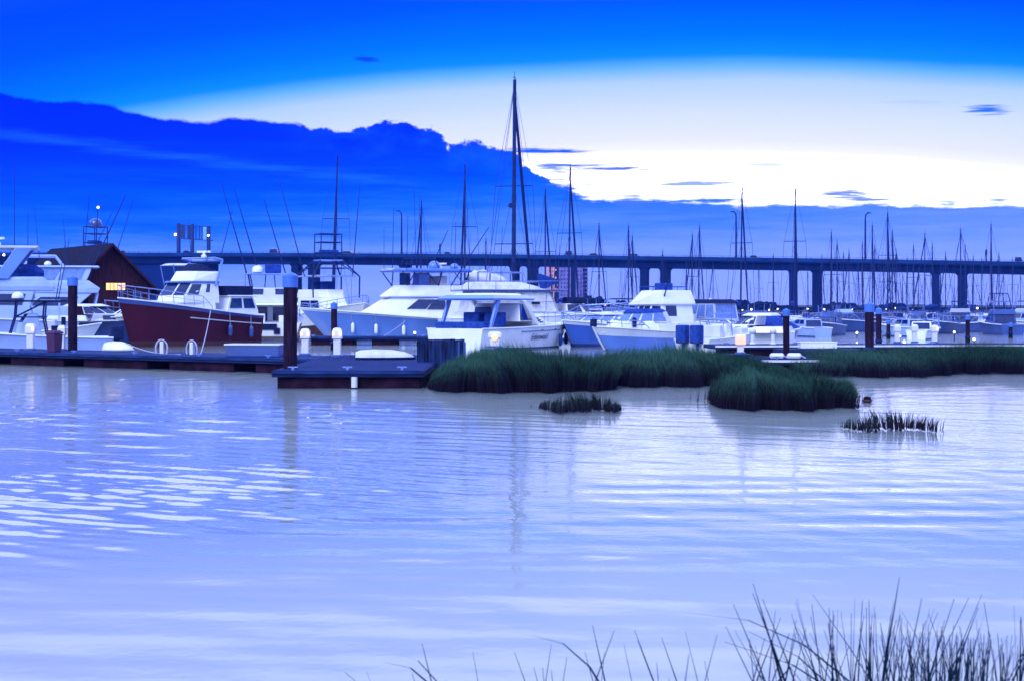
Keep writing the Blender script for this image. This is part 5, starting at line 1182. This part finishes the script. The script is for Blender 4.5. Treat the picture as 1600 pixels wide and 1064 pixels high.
for a, b, m in ((-26, -16.5, "signpanel"), (-12, -6, "signpanel"), (17, 23, "signlit")):
    o = lambda x: -5 * u_ * (x + 29) / 55.0
    MB().add([(a * u_, .25, zb_ + o(a)), (b * u_, .25, zb_ + o(b)), (b * u_, .25, zt_ - u_ + o(b)), (a * u_, .25, zt_ - u_ + o(a)), (a * u_, .4, zb_ + o(a)), (b * u_, .4, zb_ + o(b)), (b * u_, .4, zt_ - u_ + o(b)), (a * u_, .4, zt_ - u_ + o(a))],
             [(0, 1, 2, 3), (4, 5, 6, 7), (0, 1, 5, 4), (1, 2, 6, 5), (2, 3, 7, 6), (3, 0, 4, 7)]).build("sign_panel", M[m], g)
for x in (3, 9.5, 14): MB().box((x * u_, .6, (zt_ + zb_) / 2 - 3.4 * u_), (.9 * u_, .3, zt_ - zb_)).build("brace", M["signpanel"], g)
MB().ball((-33 * u_, .0, zb_ + 4.5 * u_), 2.0 * u_).build("lamp", M["lampwhite"], g); MB().ball((27.5 * u_, .0, zb_ + 2.0 * u_), 1.6 * u_).build("lamp", M["lampwhite"], g)
# cars crossing, light poles
def car(label, px, w, tail, body):
    s = bridge_s(px); b = BL + bd * s + bn * 2.2; k = w * b.y / F / 4.6
    t = thing("car", label, "car", (b.x, b.y, bz(s) - 1.0 + .02), math.atan2(bd.y, bd.x), "cars crossing the bridge")
    y0, y1 = -.9, .9
    hh = {"car": 1.5, "van": 2.0}[body]
    MB().prism([(-2.3, .35), (2.3, .35), (2.3, .8), (1.9, .95), (-2.25, 1.0)], y0, y1).build("body", M["carpaint"], t, bevel=.08)
    MB().prism([(-2.1, 1.0), (1.2, .98), (.55, hh), (-1.5 if body == "car" else -2.0, hh)], y0 + .1, y1 - .1).build("cabin", M["glass"], t, bevel=.08)
    for x in (-1.4, 1.4):
        for y in (-.85, .85):
            MB().tube((x, y - .1, .33), (x, y + .1, .33), .33, n=14).build("wheel", M["black"], t)
    if tail: MB().box((tail * 2.32, -.6, .9), (.08, .35, .22)).box((tail * 2.32, .6, .9), (.08, .35, .22)).build("tail_lamp", M["lampred"], t)
    t.scale = (k, k, max(1.0, k) * 1.15)
for px, w, tl, bd_, lb in [(289, 17, 1, "car", "dark car on the bridge beneath the highway sign gantry's left post"), (426, 20, 1, "van", "dark van on the bridge left of the big pile's column of sky"), (541, 24, 1, "car", "dark car with a red tail light on the bridge behind the leaning mast"),
                            (697, 14, 0, "car", "dark car on the bridge left of the mast beside the tallest one"), (888, 15, 0, "van", "dark van on the bridge above the pink tower block"), (927, 18, 0, "car", "dark car on the bridge just right of the tower block"), (990, 18, 1, "car", "dark car on the bridge beside the paired masts"),
                            (1178, 16, 0, "car", "dark car on the bridge right of the mast behind the glowing pedestal"), (1594, 16, 0, "van", "dark van on the bridge at its right end"), (188, 10, 1, "car", "car showing a red light on the bridge right of the house ridge")]:
    car(lb, px, w, tl, bd_)
def bridge_lamp(label, px, py, arm, dbl=False):
    s = bridge_s(px); b = BL + bd * s + bn * .3; h_ = Z_(py, b.y) - bz(s)
    t = thing("street_lamp", label, "street lamp", (b.x, b.y, bz(s) - .4), 0, "lamp posts on the bridge"); u = b.y / F
    MB().tube((0, 0, 0), (0, 0, h_ * .86), .32, .22, 8).build("pole", M["alu"], t)
    c = MB(); c.path([(0, 0, h_ * .84), (0, 0, h_ * .92), (arm * .8 * u * 1.2, 0, h_ * .99), (arm * 4 * u, 0, h_ + .4), (arm * 6.0 * u, 0, h_ + .35)], .2, 6).build("arm", M["alu"], t)
    MB().box((arm * 7 * u, 0, h_ + .33), (2.6 * u, .5, .3)).build("lamp_head", M["alu"], t, bevel=.05)
    MB().box((0, 0, 7 * u * .5), (3.2 * u, .6, 6 * u)).build("junction_box", M["alu"], t, bevel=.1)
bridge_lamp("curved lamp post on the bridge left of the sportfisherman's hardtop", 627, 330, -1); bridge_lamp("curved lamp post on the bridge close left of the mast behind the glowing pedestal", 1150, 331, -1); bridge_lamp("curved lamp post on the bridge leaning right over the paired piles", 1352, 333, 1)
for px, py, lb in ((687, 381, "short traffic signal post on the bridge left of the mast beside the tallest one"), (1541, 390, "short traffic signal post on the bridge over the pale convertible")):
    s = bridge_s(px); b = BL + bd * s + bn * .3; u = b.y / F; h_ = Z_(py, b.y) - bz(s)
    t = thing("signal_post", lb, "signal post", (b.x, b.y, bz(s) - .4)); MB().tube((0, 0, 0), (0, 0, h_ + .4), .2, n=8).build("pole", M["alu"], t); MB().box((0, 0, h_ - .6), (3.0 * u, .6, 8 * u)).build("signal_head", M["carpaint"], t, bevel=.1)
# ---------------------------------------------------------------- tower block
Dt = 720.0; u = Dt / F
t_ = thing("tower_block", "pink and violet tower block with a few lit flats beyond the bridge", "apartment block", (X_(885, Dt), Dt, 0))
def blk(a, b, top, y, m):
    return MB().box((((a + b) / 2 - 885) * u, y, (Z_(top, Dt)) / 2), ((b - a) * u, 14, Z_(top, Dt))).build("facade", m, t_)
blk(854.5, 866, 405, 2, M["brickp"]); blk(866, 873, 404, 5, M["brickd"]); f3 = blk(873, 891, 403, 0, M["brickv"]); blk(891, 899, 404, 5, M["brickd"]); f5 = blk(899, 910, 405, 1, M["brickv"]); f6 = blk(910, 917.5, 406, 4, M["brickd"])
def flat_win(px, py, y, m, w=1.5, h=2.0): MB().box(((px - 885) * u, y, Z_(py, Dt)), (w * u, .3, h * u)).build("window", m, t_)
for px, py in ((868.2, 422.5), (868.2, 434.5), (871, 446), (867.8, 452), (871.2, 452)): flat_win(px, py, -2.2, M["winlit2"], 1.9, 2.4)
for k in range(9):
    py = 412 + 6.2 * k
    for px in (858, 862.5): flat_win(px, py, -5.2, M["brickv"], 1.3, 2.2)
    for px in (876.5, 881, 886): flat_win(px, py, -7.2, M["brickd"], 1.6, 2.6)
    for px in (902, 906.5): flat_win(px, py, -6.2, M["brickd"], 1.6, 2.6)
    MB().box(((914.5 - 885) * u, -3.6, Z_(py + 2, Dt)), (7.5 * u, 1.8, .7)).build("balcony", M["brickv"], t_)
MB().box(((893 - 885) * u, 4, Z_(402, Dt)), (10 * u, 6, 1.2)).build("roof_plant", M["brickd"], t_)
# ---------------------------------------------------------------- far shore, trees, lamps
sh = np_mesh("far_shore", np.array([(X_(-900, 540), 540, .5), (X_(2500, 540), 540, .5), (X_(2500, 900), 900, 3.0), (X_(-900, 900), 900, 3.0), (X_(-900, 540), 540, -1), (X_(2500, 540), 540, -1)]), np.array([(0, 1, 2, 3), (4, 5, 1, 0)]), M["shorem"]); tag(sh, kind="structure")
def trees(name, spans, D0, D1, per, seed, leaf):
    q = np.random.default_rng(seed); V = []
    for px0, px1, top0, top1, n in spans:
        for i in range(n):
            px = px0 + (px1 - px0) * (i + q.uniform(.1, .9)) / n; D = q.uniform(D0, D1); top = q.uniform(top0, top1)
            zt = Z_(top, D); rad = q.uniform(.55, .95) * max(zt * .55, 2.2); x0 = X_(px, D); zc = zt - rad * .8
            m = per; a = q.uniform(0, 6.283, m); b = np.arccos(q.uniform(-.6, 1, m)); rr = rad * q.uniform(.55, 1.08, m) * (1 + .18 * np.sin(a * 3 + i) + .15 * np.sin(b * 5 + i * 2))
            c = np.stack([x0 + rr * np.sin(b) * np.cos(a) * 1.25, D + rr * np.sin(b) * np.sin(a), np.maximum(zc + rr * np.cos(b) * .8, .8)], -1)
            s = leaf * q.uniform(.5, 1.3, m)[:, None]
            d1 = q.normal(size=(m, 3)); d1 /= np.linalg.norm(d1, axis=1)[:, None]; d2 = np.cross(d1, q.normal(size=(m, 3))); d2 /= np.linalg.norm(d2, axis=1)[:, None]
            V.append(np.stack([c - d1 * s, c - d2 * s * .7, c + d1 * s, c + d2 * s * .7], 1).reshape(-1, 3))
            m = per // 3; lo = np.stack([x0 + q.uniform(-rad, rad, m) * 1.2, D + q.uniform(-2, 2, m), q.uniform(.5, max(zc, 1.0), m)], -1); s = leaf * 1.3
            d1 = q.normal(size=(m, 3)); d1 /= np.linalg.norm(d1, axis=1)[:, None]; d2 = np.cross(d1, q.normal(size=(m, 3))); d2 /= np.linalg.norm(d2, axis=1)[:, None]
            V.append(np.stack([lo - d1 * s, lo - d2 * s, lo + d1 * s, lo + d2 * s], 1).reshape(-1, 3))
    V = np.concatenate(V); o = np_mesh(name, V, np.arange(len(V)).reshape(-1, 4), M["leaf"]); tag(o, kind="stuff"); return o
trees("treeline", [(545, 582, 484, 490, 5), (915, 935, 464, 474, 4), (930, 1000, 470, 482, 9), (1060, 1128, 470, 482, 10), (1128, 1212, 469, 478, 14), (1212, 1290, 479, 487, 9), (1290, 1335, 474, 482, 7), (1335, 1390, 478, 486, 8), (1390, 1410, 474, 480, 4), (1405, 1450, 484, 491, 6), (1450, 1530, 486, 493, 9), (1530, 1640, 484, 491, 10), (580, 760, 490, 494, 14), (760, 930, 486, 493, 12), (400, 545, 488, 494, 10), (1640, 1900, 480, 490, 14), (-300, 100, 470, 485, 20)], 560, 640, 420, 3, .85)
for px, py, r_, lb in [(1133, 484, 3.0, "warm shore lamp below the tree clump left of the tall mast"), (1160, 485, 2.0, "small shore lamp hard against the tall mast behind the pedestal"), (1174, 484, 2.9, "brightest shore lamp right of the tall mast behind the pedestal"), (1202, 485, 2.6, "shore lamp midway between the tall mast and the slim pile"),
                       (1215, 483.5, 2.2, "shore lamp close left of the slim capped pile"), (1262, 483, 3.0, "bright shore lamp between the two columns beside the slim pile"), (1288, 484, 3.0, "shore lamp just right of the columns beside the slim pile"), (1331, 483.5, 2.8, "shore lamp left of the paired piles"),
                       (1385, 483, 2.6, "shore lamp just right of the paired piles"), (1399.5, 482, 2.6, "shore lamp right of the far fleet's tallest mast"), (1426, 483, 2.6, "shore lamp midway to the right bridge pier pair"), (1527, 482, 3.2, "lone bright shore lamp right of the right bridge pier pair"), (945, 477, 3.4, "bright warm shore lamp above the navy flybridge boat"), (1117, 471, 2.0, "small pale lamp high over the cream cruiser")]:
    D = 545.0; zt = Z_(py, D); t = thing("shore_lamp", lb, "street lamp", (X_(px, D), D, .4), 0, "street lamps along the far shore")
    MB().tube((0, 0, 0), (0, 0, zt - .4), .12, n=6).build("pole", M["alu"], t); MB().ball((0, 0, zt - .4), r_ * .78 * D / F * .62, 1, 10, 8).build("globe", M["lampwhite"] if px != 945 else M["lampwarm"], t)
for px, py, D, lb in [(1406, 525, 88, "tiny bright dock light just right of the unlit pale pedestal"), (1413, 534, 80, "tiny bright dock light low on the right dock beyond the paired piles"), (1461, 516, 92, "tiny bright dock light above the warm lit pedestal"),
                      (1491, 519, 90, "tiny bright dock light left of the short pile"), (1522, 530, 84, "tiny bright dock light right of the short pile"), (1097, 497, 100, "tiny bright dock light beside the cream cruiser"),
                      (1150, 512, 95, "tiny bright dock light behind the cuddy boat"), (1339, 520, 98, "tiny bright dock light left of the paired piles"), (648, 520, 88, "tiny bright dock light beside the sportfisherman's bow line"), (6, 399, 90, "tiny bright light at the far left by the flybridge yacht's hardtop")]:
    zt = Z_(py, D); t = thing("dock_light", lb, "dock light", (X_(px, D), D, .1), 0, "small lights on the docks")
    MB().tube((0, 0, -.6), (0, 0, zt - .1), .03, n=6).build("pole", M["alu"], t); MB().ball((0, 0, zt - .1), .07, 1, 8, 6).build("bulb", M["lampwhite"], t)
# ---------------------------------------------------------------- grass
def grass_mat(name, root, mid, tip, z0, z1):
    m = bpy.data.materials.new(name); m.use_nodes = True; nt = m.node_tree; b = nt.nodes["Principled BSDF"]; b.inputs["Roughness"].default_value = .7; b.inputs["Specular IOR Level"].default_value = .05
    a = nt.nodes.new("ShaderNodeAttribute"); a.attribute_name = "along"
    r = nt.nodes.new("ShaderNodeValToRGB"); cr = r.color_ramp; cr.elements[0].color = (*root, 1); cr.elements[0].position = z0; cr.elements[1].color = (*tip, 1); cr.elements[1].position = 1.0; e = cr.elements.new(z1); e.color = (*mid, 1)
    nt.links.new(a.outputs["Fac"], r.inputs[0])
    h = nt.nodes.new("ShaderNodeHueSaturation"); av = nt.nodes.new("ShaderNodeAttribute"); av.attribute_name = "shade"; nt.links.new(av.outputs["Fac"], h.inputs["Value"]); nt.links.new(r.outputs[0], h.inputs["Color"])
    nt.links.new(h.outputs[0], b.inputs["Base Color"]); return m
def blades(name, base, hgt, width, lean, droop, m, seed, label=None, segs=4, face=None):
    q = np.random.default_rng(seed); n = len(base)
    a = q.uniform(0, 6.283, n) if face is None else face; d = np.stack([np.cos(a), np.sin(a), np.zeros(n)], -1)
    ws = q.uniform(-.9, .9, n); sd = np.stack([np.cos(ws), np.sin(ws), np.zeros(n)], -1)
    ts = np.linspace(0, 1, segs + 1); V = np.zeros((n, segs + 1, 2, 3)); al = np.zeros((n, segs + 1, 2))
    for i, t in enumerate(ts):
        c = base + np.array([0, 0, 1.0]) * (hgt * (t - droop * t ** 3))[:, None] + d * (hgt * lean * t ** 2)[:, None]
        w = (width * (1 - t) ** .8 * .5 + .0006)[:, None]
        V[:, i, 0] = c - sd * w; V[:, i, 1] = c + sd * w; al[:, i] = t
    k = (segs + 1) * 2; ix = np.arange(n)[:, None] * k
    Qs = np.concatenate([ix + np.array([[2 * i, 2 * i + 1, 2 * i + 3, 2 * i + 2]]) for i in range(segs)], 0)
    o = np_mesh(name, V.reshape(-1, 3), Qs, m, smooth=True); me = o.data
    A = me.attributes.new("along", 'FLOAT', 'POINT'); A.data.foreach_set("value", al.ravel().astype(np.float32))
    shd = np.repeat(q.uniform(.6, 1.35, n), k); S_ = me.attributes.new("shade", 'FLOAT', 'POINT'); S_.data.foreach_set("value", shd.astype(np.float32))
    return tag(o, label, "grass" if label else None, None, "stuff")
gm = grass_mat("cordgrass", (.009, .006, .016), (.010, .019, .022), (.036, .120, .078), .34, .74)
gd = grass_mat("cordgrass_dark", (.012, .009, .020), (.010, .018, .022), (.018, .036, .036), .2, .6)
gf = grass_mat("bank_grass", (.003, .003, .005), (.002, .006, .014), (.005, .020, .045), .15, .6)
def px_patch(pts_front, depth, n, seed, hz, name, label, m=gm, wd=.014, zb=.02):
    """a stand of cordgrass on the water: front edge given as (px, waterline py, top py)"""
    q = np.random.default_rng(seed); fp = [(X_(p, EYE * F / (w - HZ)), EYE * F / (w - HZ), Z_(t, EYE * F / (w - HZ))) for p, w, t in pts_front]
    xs = [f[0] for f in fp]; x = q.uniform(xs[0], xs[-1], n); x = np.where(q.random(n) < .05, x + q.normal(0, .18, n), x); y0 = np.interp(x, xs, [f[1] for f in fp]); h0 = np.interp(x, xs, [f[2] for f in fp])
    dep = q.beta(1, 1.5, n) * depth; x = x * (1 + dep / np.maximum(y0, 1) * .6); jit = .3 * np.sin(x * 5.3) + .22 * np.sin(x * 11.7 + 1) - np.abs(q.normal(0, .22, n)) * (q.random(n) < .4)
    base = np.stack([x, y0 + dep + jit, np.full(n, zb)], -1)
    pat = 1 + .08 * np.sin(x * 2.3 + seed) + .09 * np.sin(x * 5.1 + base[:, 1] * 1.3) + .07 * np.sin(x * 13.0 + base[:, 1] * 4)
    edge = np.clip(dep / depth * 5, 0, 1); h = h0 * (.74 + .26 * edge ** .5) * q.uniform(.5, 1.0, n) * np.where(q.random(n) < .04, 1.18, 1.0) * pat * .95
    o = blades(name, base, h * 1.02, wd * q.uniform(.7, 1.4, n), q.uniform(.03, .42, n), q.uniform(0, .16, n), m, seed, label)
    return o
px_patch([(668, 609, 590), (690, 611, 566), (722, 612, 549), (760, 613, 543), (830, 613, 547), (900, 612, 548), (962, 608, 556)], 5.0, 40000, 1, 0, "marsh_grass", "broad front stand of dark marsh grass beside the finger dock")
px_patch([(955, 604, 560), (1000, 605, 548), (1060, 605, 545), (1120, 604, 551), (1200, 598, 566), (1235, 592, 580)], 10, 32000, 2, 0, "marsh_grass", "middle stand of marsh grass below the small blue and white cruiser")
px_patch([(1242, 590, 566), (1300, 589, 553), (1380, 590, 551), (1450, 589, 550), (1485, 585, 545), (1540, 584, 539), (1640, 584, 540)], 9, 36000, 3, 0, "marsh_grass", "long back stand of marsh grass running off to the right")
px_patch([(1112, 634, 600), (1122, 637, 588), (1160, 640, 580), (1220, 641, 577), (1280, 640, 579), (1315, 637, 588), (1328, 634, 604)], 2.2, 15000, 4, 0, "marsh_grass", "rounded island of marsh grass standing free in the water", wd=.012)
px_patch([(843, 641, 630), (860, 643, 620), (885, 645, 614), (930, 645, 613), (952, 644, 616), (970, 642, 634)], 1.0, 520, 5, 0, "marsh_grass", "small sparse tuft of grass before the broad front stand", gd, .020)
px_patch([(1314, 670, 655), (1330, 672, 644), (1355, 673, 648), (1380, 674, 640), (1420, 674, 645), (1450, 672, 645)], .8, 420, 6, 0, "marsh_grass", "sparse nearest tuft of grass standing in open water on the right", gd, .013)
# mud under the stands
def mud(name, c, rx, ry, h):
    mb = MB(); mb.rings([[(c[0] + rx * k * math.cos(a) * (1 + .1 * math.sin(3 * a)), c[1] + ry * k * math.sin(a), z) for a in [i * .1963 for i in range(32)]] for k, z in ((1.0, -.15), (.85, h * .7), (.5, h), (.05, h))])
    tag(mb.build("ground", M["mud"], smooth=True), kind="structure")
mud("mud_bank", (.1, 39.0), 2.4, 2.4, .05); mud("mud_bank", (5.4, 30.9), 1.25, .7, .03); mud("mud_bank", (5.2, 44), 3.0, 3.6, .05); mud("mud_bank", (13.4, 48), 4.6, 3.0, .05)
t_ = thing("mooring_stump", "short dark stump standing in the water right of the rounded grass island", "stump", (X_(1355, 32), 32, 0)); MB().lathe((0, 0, -.4), [(.10, 0), (.09, .45), (.07, .52), (.02, .53)], 12).build("post", M["pile"], t_, smooth=True); MB().lathe((0, 0, .02), [(.11, 0), (.115, .02), (.11, .04)], 12).build("band", M["bottom"], t_)
# the near bank and its tall grass
bk = []; nxb, nyb = 60, 14
for j in range(nyb):
    for i in range(nxb):
        x = -6 + 12 * i / (nxb - 1); y = -3 + 7.4 * j / (nyb - 1); z = .35 - .55 * max(0, (y - 2.6) / 1.8) ** 1.4 + .03 * math.sin(x * 3 + y * 2) + .02 * math.sin(x * 7.1); bk.append((x, y, z))
qd = np.array([(j * nxb + i, j * nxb + i + 1, (j + 1) * nxb + i + 1, (j + 1) * nxb + i) for j in range(nyb - 1) for i in range(nxb - 1)])
tag(np_mesh("near_shore", np.array(bk), qd, M["mud"], smooth=True), kind="structure")
q = np.random.default_rng(21); B_, Hh, Ln, Dr, Fc, Wd = [], [], [], [], [], []
def near(px, top, D, lean, droop, face, w):
    zb = .35 - .55 * max(0, (D - 2.6) / 1.8) ** 1.4; h = Z_(top, D) - zb
    tx = h * lean * math.cos(face); B_.append((X_(px, D) , D, zb)); Hh.append(h / (1 - droop)); Ln.append(lean); Dr.append(droop); Fc.append(face); Wd.append(w)
for px, top, n in ((690, 1035, 2), (765, 1000, 3), (815, 990, 4), (905, 985, 3), (930, 1010, 2), (1005, 970, 3), (1050, 990, 4), (1075, 945, 3), (1150, 990, 5), (1165, 930, 3)):
    for _ in range(n): near(px + q.normal(0, 12), top + q.uniform(0, 60), q.uniform(3.3, 3.9), q.uniform(.05, .22), 0, q.choice([0.2, 2.9, 3.4, 6.0]), q.uniform(.010, .016))
for _ in range(270):
    px = np.clip(q.normal(1440, 115), 1170, 1660); top = 985 - 55 * math.exp(-((px - 1330) / 90) ** 2) - 45 * math.exp(-((px - 1600) / 50) ** 2) + abs(q.normal(0, 48))
    near(px, top, q.uniform(3.1, 3.9), abs(q.normal(0, .16)), 0, q.choice([0.1, .5, 2.7, 3.2, 5.9]), q.uniform(.005, .013))
for px, top, ln, fc in ((790, 1022, .16, 3.1), (812, 1030, .2, 3.2), (1058, 995, .2, 3.1), (705, 1040, .2, 3.1), (1110, 1035, .15, .1), (1370, 955, .22, .2), (1545, 960, .4, 3.1), (1580, 985, .5, 3.2), (1440, 975, .25, .1), (1500, 985, .36, 3.0), (1590, 930, .12, .1), (1310, 912, .16, 3.1), (1332, 905, .1, .3), (1340, 930, .2, 3.0)):
    near(px, top, 3.5, ln, .34 if ln > .35 or top > 990 and px < 1120 else 0, fc, .020)
for _ in range(40):
    near(q.choice([1462, 1522, 1590]) + q.normal(0, 7), 985 + abs(q.normal(0, 28)), q.uniform(3.3, 3.6), abs(q.normal(0, .06)), 0, q.uniform(0, 6.2), q.uniform(.008, .020))
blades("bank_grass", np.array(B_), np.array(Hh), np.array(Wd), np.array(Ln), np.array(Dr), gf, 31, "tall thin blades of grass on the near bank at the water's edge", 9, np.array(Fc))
# ---------------------------------------------------------------- evening haze over the river
HAZE = True
if HAZE:
    hm_ = bpy.data.materials.new("evening_haze"); hm_.use_nodes = True; nt = hm_.node_tree; nt.nodes.clear()
    oo = nt.nodes.new("ShaderNodeOutputMaterial"); pv = nt.nodes.new("ShaderNodeVolumePrincipled"); pv.inputs["Color"].default_value = (.04, .20, 1.0, 1); pv.inputs["Density"].default_value = .00018; pv.inputs["Anisotropy"].default_value = .0
    nt.links.new(pv.outputs[0], oo.inputs["Volume"])
    hz = MB().box((0, 440, 28), (2400, 960, 62)).build("haze", hm_); tag(hz, kind="stuff")
SC.render.engine = 'CYCLES'; SC.cycles.max_bounces = 6; SC.cycles.diffuse_bounces = 2; SC.cycles.glossy_bounces = 3; SC.cycles.transmission_bounces = 2; SC.cycles.volume_bounces = 0; SC.cycles.transparent_max_bounces = 6
SC.cycles.use_denoising = True; SC.cycles.caustics_reflective = False; SC.cycles.caustics_refractive = False; SC.cycles.use_adaptive_sampling = True; SC.cycles.adaptive_threshold = 0.01
